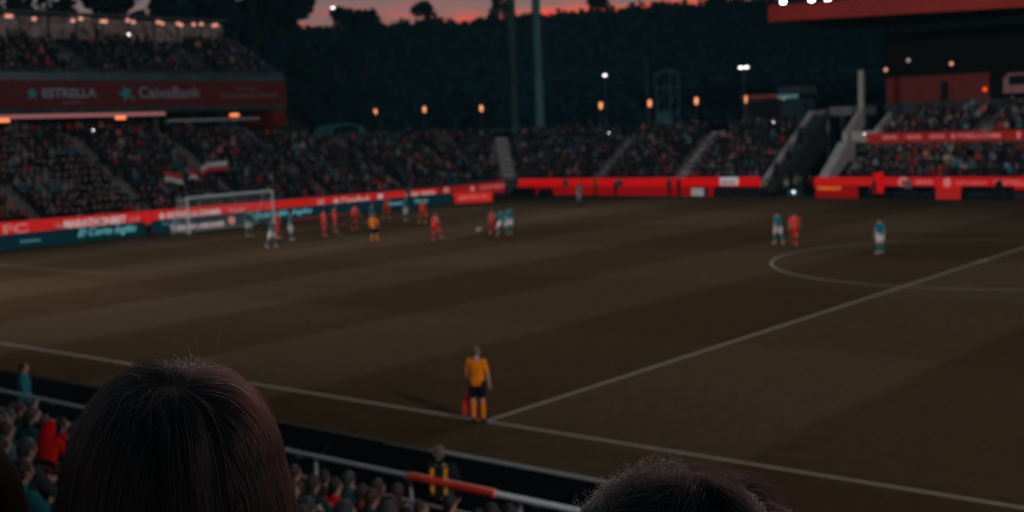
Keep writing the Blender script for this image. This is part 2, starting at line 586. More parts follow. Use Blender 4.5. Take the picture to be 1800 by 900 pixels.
class Prim:
    """closed tapered volumes, each with a tag; remeshed into one skin"""
    def __init__(self):
        self.mb = MB()
        self.tags = []

    def _mark(self, tg):
        self.tags += [tg] * (len(self.mb.v) - len(self.tags))

    def loft(self, secs, tg, n=12):
        rings = []
        for c, U, V in secs:
            rings.append([c + U * math.cos(2 * PI * k / n) + V * math.sin(2 * PI * k / n) for k in range(n)])
        self.mb.quad_strip(rings)
        self._mark(tg)

    def limb(self, pts, rad, tg, n=10, flatv=None, flat=1.0):
        pts = [Vector(p) for p in pts]
        P, Rr = [], []
        d0 = (pts[1] - pts[0]).normalized()
        d1 = (pts[-1] - pts[-2]).normalized()
        P += [pts[0] - d0 * rad[0] * .95, pts[0] - d0 * rad[0] * .6]
        Rr += [rad[0] * .3, rad[0] * .8]
        P += pts
        Rr += list(rad)
        P += [pts[-1] + d1 * rad[-1] * .6, pts[-1] + d1 * rad[-1] * .95]
        Rr += [rad[-1] * .8, rad[-1] * .3]
        secs = []
        for i, p in enumerate(P):
            d = (P[min(i + 1, len(P) - 1)] - P[max(i - 1, 0)]).normalized()
            ref = Vector(flatv) if flatv is not None else (Vector((0, 0, 1)) if abs(d.z) < .8 else Vector((0, 1, 0)))
            u = d.cross(ref)
            u = u.normalized() if u.length > 1e-5 else d.orthogonal().normalized()
            v = d.cross(u).normalized()
            secs.append((p, u * Rr[i], v * Rr[i] * flat))
        self.loft(secs, tg, n)

    def ball(self, c, ax, ay, az, tg, n=12):
        c, ax, ay, az = map(Vector, (c, ax, ay, az))
        secs = []
        for k in range(9):
            a = -PI / 2 + PI * k / 8
            r = max(.04, math.cos(a))
            secs.append((c + az * math.sin(a), ax * r, ay * r))
        self.loft(secs, tg, n)

    def remesh(self, name, voxel, mats, tagmap, faces=None, smooth=2):
        me = bpy.data.meshes.new(name)
        me.from_pydata([tuple(v) for v in self.mb.v], [], self.mb.f)
        bm = bmesh.new()
        bm.from_mesh(me)
        bmesh.ops.recalc_face_normals(bm, faces=bm.faces)
        bm.to_mesh(me)
        bm.free()
        ob = bpy.data.objects.new(name, me)
        COL.objects.link(ob)
        md = ob.modifiers.new('r', 'REMESH')
        md.mode = 'VOXEL'
        md.voxel_size = voxel
        if smooth:
            sm = ob.modifiers.new('s', 'SMOOTH')
            sm.factor = .5
            sm.iterations = smooth
        dg = bpy.context.evaluated_depsgraph_get()
        out = bpy.data.meshes.new_from_object(ob.evaluated_get(dg))
        if faces and len(out.polygons) * 2 > faces:
            dm = ob.modifiers.new('d', 'DECIMATE')
            dm.ratio = faces / (len(out.polygons) * 2)
            dg = bpy.context.evaluated_depsgraph_get()
            bpy.data.meshes.remove(out)
            out = bpy.data.meshes.new_from_object(ob.evaluated_get(dg))
        bpy.data.objects.remove(ob)
        out.name = name
        out.materials.clear()
        for x in mats:
            out.materials.append(x)
        if len(set(self.tags)) > 1:
            kd = KDTree(len(self.mb.v))
            for i, p in enumerate(self.mb.v):
                kd.insert(p, i)
            kd.balance()
            idx = [tagmap.get(self.tags[kd.find(p.center)[1]], 0) for p in out.polygons]
            out.polygons.foreach_set('material_index', idx)
        out.polygons.foreach_set('use_smooth', [True] * len(out.polygons))
        return out


POSE0 = dict(lean=(0, 0, 1), face=(0, 1, 0), ua_l=(-.25, 0, -1), fa_l=(-.12, .15, -1), ua_r=(.25, 0, -1), fa_r=(.12, .15, -1),
             th_l=(-.06, 0, -1), sh_l=(-.02, -.05, -1), th_r=(.06, 0, -1), sh_r=(.02, -.05, -1), ft_l=None, ft_r=None, side=(1, 0, 0), fat=1.0)


def skeleton(pose):
    q = dict(POSE0)
    q.update(pose)
    J = {}
    nz = lambda a: Vector(a).normalized()
    lean = nz(q['lean'])
    side = nz(q['side'])
    fwd = lean.cross(side)          # torso forward
    side = fwd.cross(lean).normalized()
    fwd = lean.cross(side).normalized()
    P = v3(0, 0, 0)
    J['P'], J['lean'], J['side'], J['fwd'] = P, lean, side, fwd
    J['neck'] = P + lean * .50
    face = nz(q['face'])
    J['face'] = face
    hup = (v3(0, 0, 1) * .7 + lean * .5)
    hup = (hup - face * hup.dot(face)).normalized()
    J['hup'] = hup
    J['hright'] = face.cross(hup).normalized()
    J['head'] = J['neck'] + hup * .165 + face * .025 + lean * .01
    for s, k in ((-1, 'l'), (1, 'r')):
        sh = P + lean * .445 + side * (.178 * s)
        el = sh + nz(q['ua_' + k]) * .29
        wr = el + nz(q['fa_' + k]) * .245
        J['sho_' + k], J['elb_' + k], J['wri_' + k], J['hd_' + k] = sh, el, wr, nz(q['fa_' + k])
        hp = P + v3(.092 * s, 0, -.03) if abs(side.x) > .5 else P + side * (.092 * s) - v3(0, 0, .03)
        kn = hp + nz(q['th_' + k]) * .43
        an = kn + nz(q['sh_' + k]) * .42
        J['hip_' + k], J['kne_' + k], J['ank_' + k] = hp, kn, an
        ft = q['ft_' + k]
        if ft is None:
            ft = v3(.12 * s, 1, -.18)
        J['toe_' + k] = an + nz(ft) * .17 - v3(0, 0, .025)
    lo = min(min(J['ank_l'].z, J['toe_l'].z + .02), min(J['ank_r'].z, J['toe_r'].z + .02)) - .075
    J['ground'] = lo
    return J, q


def body_prims(J, q, hands=True, tagcl=None):
    """skin volumes; tagcl maps regions for one-mesh people"""
    p = Prim()
    T = (lambda r: tagcl[r]) if tagcl else (lambda r: 'skin')
    L, X, Y = J['lean'], J['side'], J['fwd']
    fat = q['fat']
    sec = [(-.09, .10, .085), (-.04, .158, .112), (.03, .162, .112), (.13, .140, .098), (.25, .155, .112), (.36, .172, .112), (.43, .165, .092), (.485, .085, .07), (.52, .05, .05)]
    k = 1.0 if not tagcl else 1.12
    p.loft([(J['P'] + L * h, X * (a * k * fat), Y * (b * k * fat)) for h, a, b in sec[:3]], T('hips'), 14)
    p.loft([(J['P'] + L * h, X * (a * k * fat), Y * (b * k * fat)) for h, a, b in sec[1:]], T('torso'), 14)
    p.limb([J['neck'] - L * .03, J['head'] - J['hup'] * .06], [.058, .052], T('head'))
    H, f, u, r = J['head'], J['face'], J['hup'], J['hright']
    p.ball(H + u * .02 - f * .008, r * .076, f * .096, u * .098, T('head'), 14)
    p.ball(H - u * .045 + f * .022, r * .056, f * .064, u * .068, T('head'))
    p.limb([H + f * .082 + u * .015, H + f * .103 - u * .022], [.010, .016], T('head'), 8)
    p.ball(H - u * .052 + f * .078, r * .024, f * .010, u * .007, T('lip'), 8)
    p.ball(H + f * .080 + u * .028, r * .045, f * .012, u * .009, T('head'), 8)
    for s in (-1, 1):
        p.ball(H + r * .078 * s - u * .008 - f * .005, r * .010, f * .020, u * .032, T('head'), 8)
        p.ball(H + r * .030 * s + u * .010 + f * .081, r * .013, f * .008, u * .008, T('eye'), 8)
    for s, kk in ((-1, 'l'), (1, 'r')):
        a, e, w_ = J['sho_' + kk], J['elb_' + kk], J['wri_' + kk]
        k2 = 1.0 if not tagcl else 1.2
        p.limb([a, a.lerp(e, .45), e], [.056 * k2, .050 * k2, .040 * k2], T('upper_arm'))
        p.limb([e, e.lerp(w_, .3), w_], [.041 * k2, .042 * k2, .028 * k2], T('forearm'))
        d = J['hd_' + kk]
        pn = d.cross(v3(0, 1, 0) if abs(d.y) < .8 else v3(0, 0, 1)).normalized() * s      # palm normal
        wd = d.cross(pn).normalized()
        if wd.y < 0 and abs(d.y) < .8:
            wd = -wd
        if hands:
            curl = -pn * s
            p.limb([w_, w_ + d * .085], [.034, .040], T('hand'), 10, pn, .42)
            for i, (ln, off) in enumerate(((.068, .030), (.078, .010), (.072, -.010), (.056, -.029))):
                b0 = w_ + d * .085 + wd * off
                b1 = b0 + (d + curl * .25).normalized() * ln * .55
                b2 = b1 + (d + curl * .9).normalized() * ln * .45
                p.limb([b0, b1, b2], [.0095, .0088, .0075], T('hand'), 6)
            t0 = w_ + d * .03 + wd * .03
            t1 = t0 + (wd * .8 + d * .7 + curl * .3).normalized() * .038
            t2 = t1 + (wd * .25 + d + curl * .4).normalized() * .03
            p.limb([t0, t1, t2], [.013, .011, .009], T('hand'), 6)
        else:
            p.limb([w_, w_ + d * .09, w_ + d * .15], [.036, .042, .028], T('hand'), 8)
        h, kn, an, toe = J['hip_' + kk], J['kne_' + kk], J['ank_' + kk], J['toe_' + kk]
        p.limb([h, h.lerp(kn, .4), kn], [.092 * k, .080 * k, .056 * k], T('thigh'), 12)
        back = (kn - an).normalized().cross(X).normalized()
        p.limb([kn, kn.lerp(an, .3) + back * .008, an], [.055 * k, .057 * k, .037 * k], T('shin'))
        heel = an - (toe - an).normalized() * .045 - v3(0, 0, .035)
        p.limb([heel, an.lerp(toe, .45) - v3(0, 0, .02), toe], [.038, .042, .032], T('foot'), 10)
    return p


def shift(me, dz):
    me.transform(Matrix.Translation((0, 0, dz)))
    return me


def make_person(name, label, pose, outfit, loc, rz, voxel=.012, group=None, cat='person', hands=True, scale=1.0, ground=True):
    """body + clothes; outfit: dict of part -> (kind, colour)"""
    J, q = skeleton(pose)
    L, X, Y, fat = J['lean'], J['side'], J['fwd'], q['fat']
    dz = -J['ground'] if ground else 0
    root = thing(name, label, cat, loc, rz, group)
    root.scale = (scale,) * 3
    root['dz'] = dz
    bodym = body_prims(J, q, hands).remesh('body', voxel, [SKIN, EYE, LIP], {'eye': 1, 'lip': 2})
    link('body', shift(bodym, dz), root)

    def add(nm, p, colr, vox=None, mt=CLOTH, sm=2):
        me = p.remesh(nm, vox or max(voxel, .01), [mt], {}, smooth=sm)
        return link(nm, shift(me, dz), root, colr)

    for nm, spec in outfit.items():
        kind, colr = spec[0], spec[1]
        p = Prim()
        if kind in ('tee', 'jacket', 'vest'):
            g_ = {'tee': .016, 'jacket': .034, 'vest': .040}[kind]
            sec = [(-.10, .168, .120), (.03, .165, .116), (.13, .150, .106), (.25, .160, .115), (.36, .175, .114), (.43, .168, .094), (.48, .10, .075)]
            if kind == 'vest':
                sec = sec[1:]
            p.loft([(J['P'] + L * h, X * (a * fat + g_), Y * (b_ * fat + g_)) for h, a, b_ in sec], 'c', 16)
            if kind != 'vest':
                for k in 'lr':
                    a, e, w_ = J['sho_' + k], J['elb_' + k], J['wri_' + k]
                    if kind == 'tee':
                        p.limb([a, a.lerp(e, .45), a.lerp(e, .72)], [.072, .068, .066], 'c')
                    else:
                        p.limb([a, a.lerp(e, .5), e], [.082, .074, .066], 'c')
                        p.limb([e, e.lerp(w_, .5), w_], [.066, .060, .048], 'c')
            if kind == 'jacket':
                p.limb([J['neck'] - L * .05, J['neck'] + L * .025], [.085, .070], 'c')
        elif kind == 'shorts':
            p.loft([(J['P'] + L * h, X * (a * fat + .02), Y * (b_ * fat + .02)) for h, a, b_ in ((-.06, .155, .115), (.02, .160, .112), (.10, .145, .10))], 'c', 16)
            for k in 'lr':
                h, kn = J['hip_' + k], J['kne_' + k]
                p.limb([h, h.lerp(kn, .45), h.lerp(kn, .68)], [.112, .108, .104], 'c', 12)
        elif kind == 'trousers':
            p.loft([(J['P'] + L * h, X * (a * fat + .016), Y * (b_ * fat + .016)) for h, a, b_ in ((-.07, .150, .112), (.02, .160, .112), (.09, .145, .10))], 'c', 16)
            for k in 'lr':
                h, kn, an = J['hip_' + k], J['kne_' + k], J['ank_' + k]
                p.limb([h, h.lerp(kn, .5), kn], [.108, .096, .076], 'c', 12)
                p.limb([kn, kn.lerp(an, .4), an], [.076, .074, .062], 'c', 12)
        elif kind == 'socks':
            for k in 'lr':
                kn, an = J['kne_' + k], J['ank_' + k]
                back = (kn - an).normalized().cross(X).normalized()
                pp = Prim()
                pp.limb([kn.lerp(an, .12), kn.lerp(an, .35) + back * .008, an], [.060, .064, .046], 'c')
                add('sock', pp, colr)
            continue
        elif kind == 'shoes':
            for k in 'lr':
                an, toe = J['ank_' + k], J['toe_' + k]
                pp = Prim()
                heel = an - (toe - an).normalized() * .048 - v3(0, 0, .035)
                pp.limb([heel, an.lerp(toe, .45) - v3(0, 0, .02), toe], [.046, .050, .040], 'c')
                add('shoe', pp, colr)
            continue
        elif kind in ('short_hair', 'cropped_hair', 'long_hair', 'hood', 'cap'):
            H, f, u, r = J['head'], J['face'], J['hup'], J['hright']
            gr = {'short_hair': .012, 'cropped_hair': .004, 'long_hair': .016, 'hood': .03, 'cap': .012}[kind]
            p.ball(H + u * .030 - f * .020, r * (.078 + gr), f * (.088 + gr), u * (.092 + gr), 'c', 14)
            if kind != 'cap':
                p.ball(H - u * .02 - f * .045, r * (.066 + gr), f * (.055 + gr), u * (.075 + gr), 'c')
            else:
                p.limb([H + u * .06 + f * .05, H + u * .05 + f * .15], [.06, .05], 'c', 12, u, .2)
            if kind == 'long_hair':
                p.limb([H - f * .05, H - f * .07 - u * .14, H - f * .085 - u * .27], [.085, .085, .05], 'c', 12, f, .55)
            if kind == 'hood':
                p.limb([H - f * .03, H - f * .06 - u * .14], [.11, .13], 'c', 12)
            add(nm, p, colr, mt=CLOTH if kind in ('hood', 'cap') else HAIRM, sm=2)
            continue
        add(nm, p, colr)
    return root


# ------------------------------------------------------------------ the uncovered bowl: end terrace, corner and far terrace
PATH = [(-57.6, -62.0), (-57.6, 34.5), (-54.6, 37.6), (-30.6, 37.6)]
STEP_D, STEP_H, FLOOR0 = .8, .47, .75


def offset_path(d):
    """PATH pushed outward (away from the pitch) by d"""
    P = [Vector((*p, 0)) for p in PATH]
    nrm = []
    for a, b in zip(P[:-1], P[1:]):
        t_ = (b - a).normalized()
        nrm.append(Vector((-t_.y, t_.x, 0)))
    out = []
    for i, p in enumerate(P):
        if i == 0:
            out.append(p + nrm[0] * d)
        elif i == len(P) - 1:
            out.append(p + nrm[-1] * d)
        else:
            n1_, n2_ = nrm[i - 1], nrm[i]
            bis = (n1_ + n2_).normalized()
            out.append(p + bis * (d / bis.dot(n1_)))
    return out


def band(d0, d1, z0, z1, mb=None):
    mb = mb or MB()
    A, B = offset_path(d0), offset_path(d1)
    rings = []
    for a, b in zip(A, B):
        rings.append([(a.x, a.y, z0), (b.x, b.y, z0), (b.x, b.y, z1), (a.x, a.y, z1)])
    return mb.quad_strip(rings)


NROW = 14
LOWROW = 10          # rows of the corner and far terrace
YTALL = 20.0         # the rows above those run only behind the goal, up to here
bowl = thing('grandstand', 'long uncovered terrace of packed rows wrapping behind the goal and round the corner', 'grandstand')
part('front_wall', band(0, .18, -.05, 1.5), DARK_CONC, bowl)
for k in range(NROW):
    d = .18 + STEP_D * k
    if k < LOWROW:
        part('step', band(d, d + STEP_D - .002 * (k % 2), FLOOR0 + STEP_H * (k - 1) if k else .1, FLOOR0 + STEP_H * k), CONCRETE, bowl)
    else:
        part('step', MB().box((-57.6 - d - STEP_D, -62, 0), (-57.602 - d, YTALL, FLOOR0 + STEP_H * k)), CONCRETE, bowl)
part('back_wall', band(.18 + STEP_D * LOWROW, .5 + STEP_D * LOWROW, 0, FLOOR0 + STEP_H * (LOWROW - 1) - .05).quad_strip(
    [[(-57.8 - STEP_D * LOWROW - .25, y, 0), (-57.8 - STEP_D * LOWROW - .05, y, 0), (-57.8 - STEP_D * LOWROW - .05, y, 6.3), (-57.8 - STEP_D * LOWROW - .25, y, 6.3)] for y in (YTALL + .01, 39)]), DARK_CONC, bowl)
part('top_rail', band(.3 + STEP_D * LOWROW, .36 + STEP_D * LOWROW, FLOOR0 + STEP_H * LOWROW + .55, FLOOR0 + STEP_H * LOWROW + .61), DARK_STEEL, bowl)
SEATS_BOWL = []
END_AISLES = [-38.0, -29.2, -20.3, -11.3, -2.4, 5.8, 14.6, 23.5, 33.0]
FAR_AISLES = [-47.7, -39.1]
for y in END_AISLES:
    q = MB()
    for k in range(NROW if y < YTALL - 1 else LOWROW):
        for h in range(2):
            d = .2 + STEP_D * k + h * STEP_D / 2
            z = FLOOR0 + STEP_H * k + h * STEP_H / 2
            q.box((-57.6 - d - STEP_D / 2, y - .40, z - .3), (-57.6 - d, y + .40, z + .05))
    part('stairway', q, CONCRETE, bowl)
for x in FAR_AISLES + [-56.0]:
    q = MB()
    for k in range(LOWROW):
        for h in range(2):
            d = .2 + STEP_D * k + h * STEP_D / 2
            z = FLOOR0 + STEP_H * k + h * STEP_H / 2
            if x == -56.0:          # stair running up the corner diagonal
                c = Vector((-56.05, 36.05, z)) + Vector((-.707, .707, 0)) * (d + .3)
                q.obox(c + v3(0, 0, -.12), Vector((.707, .707, 0)) * .6, Vector((-.707, .707, 0)) * STEP_D / 4, v3(0, 0, .18))
            else:
                q.box((x - .6, 37.6 + d, z - .3), (x + .6, 37.6 + d + STEP_D / 2, z + .06))
    part('stairway', q, PALE_CONC, bowl)
# grey wall and stair that close the right end of the far terrace
part('end_wall', MB().prism([(37.5, .3), (37.5, 1.2), (46.6, 6.8), (49.8, 6.9), (49.8, .3)], -30.62, -30.2, 'x'), PALE_CONC, bowl)
q = MB()
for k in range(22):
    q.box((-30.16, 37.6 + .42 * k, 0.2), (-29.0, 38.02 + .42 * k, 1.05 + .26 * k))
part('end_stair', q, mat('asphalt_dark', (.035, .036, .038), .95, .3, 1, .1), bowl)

# ------------------------------------------------------------------ upper tier behind the goal
upper = thing('upper_tier', 'raised upper deck above the end terrace with a dark red sponsor fascia', 'upper stand')
Y1 = 15.9
part('fascia', MB().box((-64.3, -60, 9.02), (-64.0, Y1, 10.98)), RED_BANNER, upper)
fas = upper.children[-1] if False else [c for c in upper.children if c.name.startswith('fascia')][0]
ox, up_, rt_ = v3(1, 0, 0), v3(0, 0, 1), v3(0, 1, 0)
X_ = -63.985
lettering('ESTRELLA', (X_, -6.75, 9.75), (X_, -2.40, 9.75), .66, up_, ox, BANNER_INK, fas, bold=.03)
lettering('DAMM', (X_, -5.25, 9.24), (X_, -3.75, 9.24), .30, up_, ox, BANNER_FAINT, fas)
part('star_emblem', star((X_, -7.55, 10.05), .52, rt_, up_, ox), BANNER_TEAL, fas)
part('star_emblem', star((X_, .12, 10.02), .70, rt_, up_, ox, 5, .38, .3), BANNER_TEAL, fas)
part('dot_emblem', MB().disc((X_, .75, 9.70), rt_ * .13, up_ * .13, 14, ox * .03), BANNER_FAINT, fas)
lettering('CaixaBank', (X_, 1.25, 9.66), (X_, 6.95, 9.66), .86, up_, ox, BANNER_INK, fas, bold=.005)
lettering('Pirineu', (X_, 10.75, 10.22), (X_, 12.6, 10.22), .30, up_, ox, BANNER_FAINT, fas)
lettering('COSTA BRAVA GIRONA', (X_, 8.8, 9.62), (X_, 14.9, 9.62), .34, up_, ox, BANNER_FAINT, fas)
lettering('GIRONA', (X_, -14.3, 9.5), (X_, -10.1, 9.5), .8, up_, ox, BANNER_INK, fas, bold=.03)
UROW = 8
for k in range(UROW):
    part('step', MB().box((-64.3 - .8 * (k + 1), -60, 9.0 + .0 * k), (-64.3 - .8 * k, Y1 - .05, 10.45 + .5 * k)), DARK_CONC, upper)
part('side_parapet', MB().prism([(-64.28, 10.3), (-64.28, 11.30), (-70.9, 15.05), (-70.9, 14.2)], Y1 - .045, Y1 + .2, 'y'), DARK_STEEL, upper)
part('front_rail', MB().tube([(-64.15, -60, 11.75), (-64.15, Y1, 11.75)], .05), DARK_STEEL, upper)
part('front_screen', MB().box((-64.2, -60, 10.985), (-64.17, Y1, 11.6)), mat('smoked_glass', (.03, .07, .085), .25, .3, .5, .5), upper)
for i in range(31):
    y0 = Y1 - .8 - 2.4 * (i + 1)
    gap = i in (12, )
    part('back_panel', MB().box((-71.2, y0 + .06, 13.2 if gap else 14.6), (-71.0, y0 + 2.34, 15.2 if gap else 16.25)), DARK_STEEL if gap else PANEL_GLOW, upper)
    part('post', MB().box((-71.05, y0 - .06, 13.0), (-70.85, y0 + .06, 16.4)), DARK_STEEL, upper)
part('canopy', MB().box((-72.0, -60, 16.42), (-70.3, Y1 - .6, 16.6)), DARK_STEEL, upper)
random.seed(3)
lamp_me = MB().tube([(0, 0, -.12), (0, 0, -.08), (0, 0, .08), (0, 0, .12)], [.09, .16, .16, .09], 10).mesh('soffit_lamp', LAMP_SOFT)
for px_y in (-8.0, -6.9, -6.3, -5.2, -4.9, -3.0, 0.3, 1.0, 2.9, 3.2, 5.3, 5.8, 8.2, 8.6, 10.2, 10.5, 11.8, 12.6, 13.9, 14.2, -11, -12.5, -15, -18):
    o = link('lamp', lamp_me, upper)
    o.location = (-70.7, px_y, 16.1 + random.uniform(-.12, .1))
o = link('lamp', MB().tube([(0, 0, -.1), (0, 0, 0), (0, 0, .1)], [.08, .17, .08], 10).mesh('lamp', LAMP_WHITE), upper)
o.location = (-70.2, 4.9, 15.0)
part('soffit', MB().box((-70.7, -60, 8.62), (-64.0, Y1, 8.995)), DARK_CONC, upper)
part('light_strip', MB().box((-66.1, -60, 8.36), (-65.9, 4.9, 8.62)), STRIP_PINK, upper)
part('light_strip', MB().box((-66.0, 4.95, 7.80), (-65.8, 14.4, 8.02)), mat('pale_strip', (.34, .36, .38), .6, .2, 2), upper)
part('end_beam', MB().box((-68.0, 14.5, 7.2), (-64.3, Y1, 8.6)), RED_CLAD, upper)
for y in (.65, 11.6, -8.9):
    part('tube_lamp', MB().tube([(-65.7, y - .40, 8.24), (-65.7, y + .40, 8.24)], .13, 10), emit('tube_orange', (1.0, .25, .08), 1.5), upper)
for y in (-40, -29, -18, -7, 5.1, 15.4):
    part('column', MB().tube([(-67.5, y, 5.6), (-67.5, y, 8.64)], .2, 12), DARK_STEEL, upper)
    part('back_leg', MB().box((-71.0, y - .2, 0), (-70.6, y + .2, 9.0)), DARK_STEEL, upper)
part('back_wall', MB().box((-71.0, -60, 8.64), (-70.72, Y1, 13.4)), DARK_CONC, upper)

# ------------------------------------------------------------------ roofed stand at the right
ms = thing('roofed_stand', 'two tier stand under a red edged roof at the right of the far touchline', 'roofed stand')
XL, XR = -24.6, 45.0
part('front_wall', MB().box((XL, 37.45, -.05), (XR, 37.62, 1.55)), DARK_CONC, ms)
for k in range(8):
    part('step', MB().box((XL, 37.62 + .78 * k, 0), (XR, 37.62 + .78 * (k + 1), .75 + .30 * k)), CONCRETE, ms)
part('banner_front', MB().box((XL + .9, 42.95, 4.02), (XR, 43.15, 4.82)), emit('led_red_soft', (.165, .009, .006), 1.0), ms)
bf = [c for c in ms.children if c.name.startswith('banner_front')][0]
oy, rx_ = v3(0, -1, 0), v3(1, 0, 0)
for x in (-22.4, -20.4, -18.5):
    lettering('GIRONA', (x, 42.935, 4.30), (x + 1.25, 42.935, 4.30), .34, up_, oy, PALE_GLOW, bf)
part('star_emblem', star((-16.62, 42.935, 4.45), .26, rx_, up_, oy), PALE_GLOW, bf)
lettering('ESTRELLA DAMM', (-16.25, 42.935, 4.29), (-13.0, 42.935, 4.27), .34, up_, oy, PALE_GLOW, bf, bold=.02)
lettering('1', (-11.75, 42.935, 4.2), (-11.5, 42.935, 4.2), .5, up_, oy, PALE_GLOW, bf)
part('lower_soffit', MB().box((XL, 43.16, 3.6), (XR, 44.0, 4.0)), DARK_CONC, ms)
for k in range(9):
    part('step', MB().box((XL, 43.2 + .78 * k, 3.4), (XR, 43.2 + .78 * (k + 1), 4.12 + .22 * k)), CONCRETE, ms)
part('back_wall', MB().box((-25.2, 50.3, 2), (XR, 50.6, 7.3)), DARK_CONC, ms)
for x0, x1 in ((-25.0, -22.1), (-22.06, -19.2), (-19.16, -16.2)):
    part('wall_panel', MB().box((x0, 50.1, 7.3), (x1, 50.4, 9.45)), RED_CLAD, ms)
part('box_front', MB().box((-16.1, 50.1, 7.3), (XR, 50.4, 13.2)), ROOF_SHADE, ms)
part('box_front', MB().box((-25.2, 50.2, 9.5), (-16.15, 50.4, 13.2)), ROOF_SHADE, ms)
part('door', MB().box((-20.2, 50.02, 7.32), (-19.6, 50.1, 8.9)), BLACK, ms)
part('kiosk_window', MB().prism([(-15.0, 7.7), (-12, 7.7), (-12, 9.3), (-14.6, 9.3), (-15.0, 8.9)], 49.85, 50.1, 'y'), mat('kiosk_frame', (.34, .14, .14), .6, .2, 2), ms)
part('kiosk_opening', MB().box((-14.55, 49.8, 8.35), (-12, 49.86, 9.1)), BLACK, ms)
part('end_post', MB().box((-25.75, 45.9, 6.7), (-25.35, 46.3, 10.1)), PALE_CONC, ms)
part('end_parapet', MB().prism([(42.7, 3.4), (42.7, 4.9), (46.3, 7.0), (46.3, 5.4)], -25.75, -25.35, 'x'), PALE_CONC, ms)
part('inner_parapet', MB().prism([(43.3, 4.0), (43.3, 5.2), (46.2, 6.5), (46.2, 5.2)], -23.2, -22.95, 'x'), PALE_CONC, ms)
part('landing', MB().box((-25.3, 43.2, 4.0), (-23.2, 46.2, 5.0)), PALE_CONC, ms)
part('stair_wall', MB().prism([(37.5, .6), (37.5, 1.5), (41.4, 4.2), (42.9, 4.3), (42.9, 2.6), (41.4, 2.5)], -25.5, -24.7, 'x'), PALE_CONC, ms)
q = MB()
for k in range(9):
    q.box((-15.6, 43.2 + .78 * k, 4.13 + .22 * k), (-14.6, 43.2 + .78 * (k + 1) - .01, 4.22 + .22 * k))
part('stairway', q, PALE_CONC, ms)
# roof: red fascia, dark deck, floodlights along the top
zr = lambda x: 14.34 - (x + 31) * .0255
part('roof_fascia', MB().quad_strip([[(-31, 40, zr(-31)), (-31, 40.3, zr(-31)), (-31, 40.3, zr(-31) + 1.35), (-31, 40, zr(-31) + 1.35)],
                                     [(XR, 40, zr(XR)), (XR, 40.3, zr(XR)), (XR, 40.3, zr(XR) + 1.35), (XR, 40, zr(XR) + 1.35)]]), mat('roof_edge_red', (.42, .014, .007), .6, .35, .12), ms)
part('roof_deck', MB().quad_strip([[(-31, 40.3, zr(-31) + .2), (-31, 55, 14.2), (-31, 55, 14.6), (-31, 40.3, zr(-31) + .9)],
                                   [(XR, 40.3, zr(XR) + .2), (XR, 55, 14.2), (XR, 55, 14.6), (XR, 40.3, zr(XR) + .9)]]), BLACK, ms)
for x in (-24, -8, 8, 24, 40):
    part('roof_column', MB().tube([(x, 50.9, 2), (x, 50.9, 14.3)], .22, 12), DARK_STEEL, ms)
for x, y in ((-29.4, 40.15), (-26.9, 40.15), (-25.5, 40.15)):
    q = MB().tube([(x, y, zr(x) + 1.0), (x, y, zr(x) + 1.3)], .05, 6)
    q.obox((x, y - .45, zr(x) + 1.57), (.26, 0, 0), (0, .12, .04), (0, -.06, .20))
    lp = part('floodlight_housing', q, DARK_STEEL, ms)
    part('lens', MB().obox((x, y - .60, zr(x) + 1.53), (.20, 0, 0), (0, .02, 0), (0, -.03, .15)), LAMP_COOL, lp)
for x, y, z, m_ in ((-25.0, 50.0, 10.15, LAMP_SOFT), (-23.0, 50.0, 10.85, emit('lamp_dim', (.5, .4, .4), .8)), (-19.3, 50.0, 10.35, LAMP_SOFT)):
    part('wall_lamp', MB().tube([(x - .12, y, z), (x, y, z), (x + .12, y, z)], [.1, .17, .1], 10), m_, ms)
part('wall_lamp', MB().tube([(-16.5, 50.0, 8.1), (-16.5, 49.9, 8.1)], .16, 10), emit('lamp_red', (1.0, .10, .02), 1.2), ms)

# passage between the two stands
psg = thing('entrance_passage', 'dark passage with a concrete bridge between the far terrace and the roofed stand', 'passage')
part('bridge', MB().box((-29.0, 47.4, 6.35), (-25.8, 49.8, 7.1)), mat('bridge_grey', (.17, .16, .17), .9, .2, 1), psg)
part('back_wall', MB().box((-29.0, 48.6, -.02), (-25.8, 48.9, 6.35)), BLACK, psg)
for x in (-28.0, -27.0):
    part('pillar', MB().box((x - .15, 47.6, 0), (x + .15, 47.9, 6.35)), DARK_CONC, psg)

# ------------------------------------------------------------------ boards round the pitch
def board(label, corners, depth, material, cat='advertising board', name='advertising_board', group=None):
    """flat board: bottom-left, bottom-right, top-right, top-left seen from the pitch, thickness along depth"""
    o = link(name, MB().quad_strip([[Vector(c) for c in corners], [Vector(c) + Vector(depth) for c in corners]]).mesh(name, material))
    return tag(o, label, cat, group)


zb = lambda y: .655 - .0100 * (y + 14.3)
zt = lambda y: 1.60 - .0108 * (y + 14.3)
bn = board('long bright red sponsor banner along the wall behind the goal', [(-57.55, -62, zb(-62)), (-57.55, 27.4, zb(27.4)), (-57.55, 27.4, zt(27.4)), (-57.55, -62, zt(-62))], (-.045, 0, 0), RED_GLOW, 'banner', 'wall_banner')  # banner glows by itself in place of floodlight falling on it
XB = -57.54


def onb(y, k):
    return (XB, y, zb(y) + (zt(y) - zb(y)) * k)


def btext(s, y0, y1, k, hh, m_, bold=.012, italic=0.0):
    lettering(s, onb(y0, k), onb(y1, k), hh, up_, ox, m_, bn, bold=bold, italic=italic)


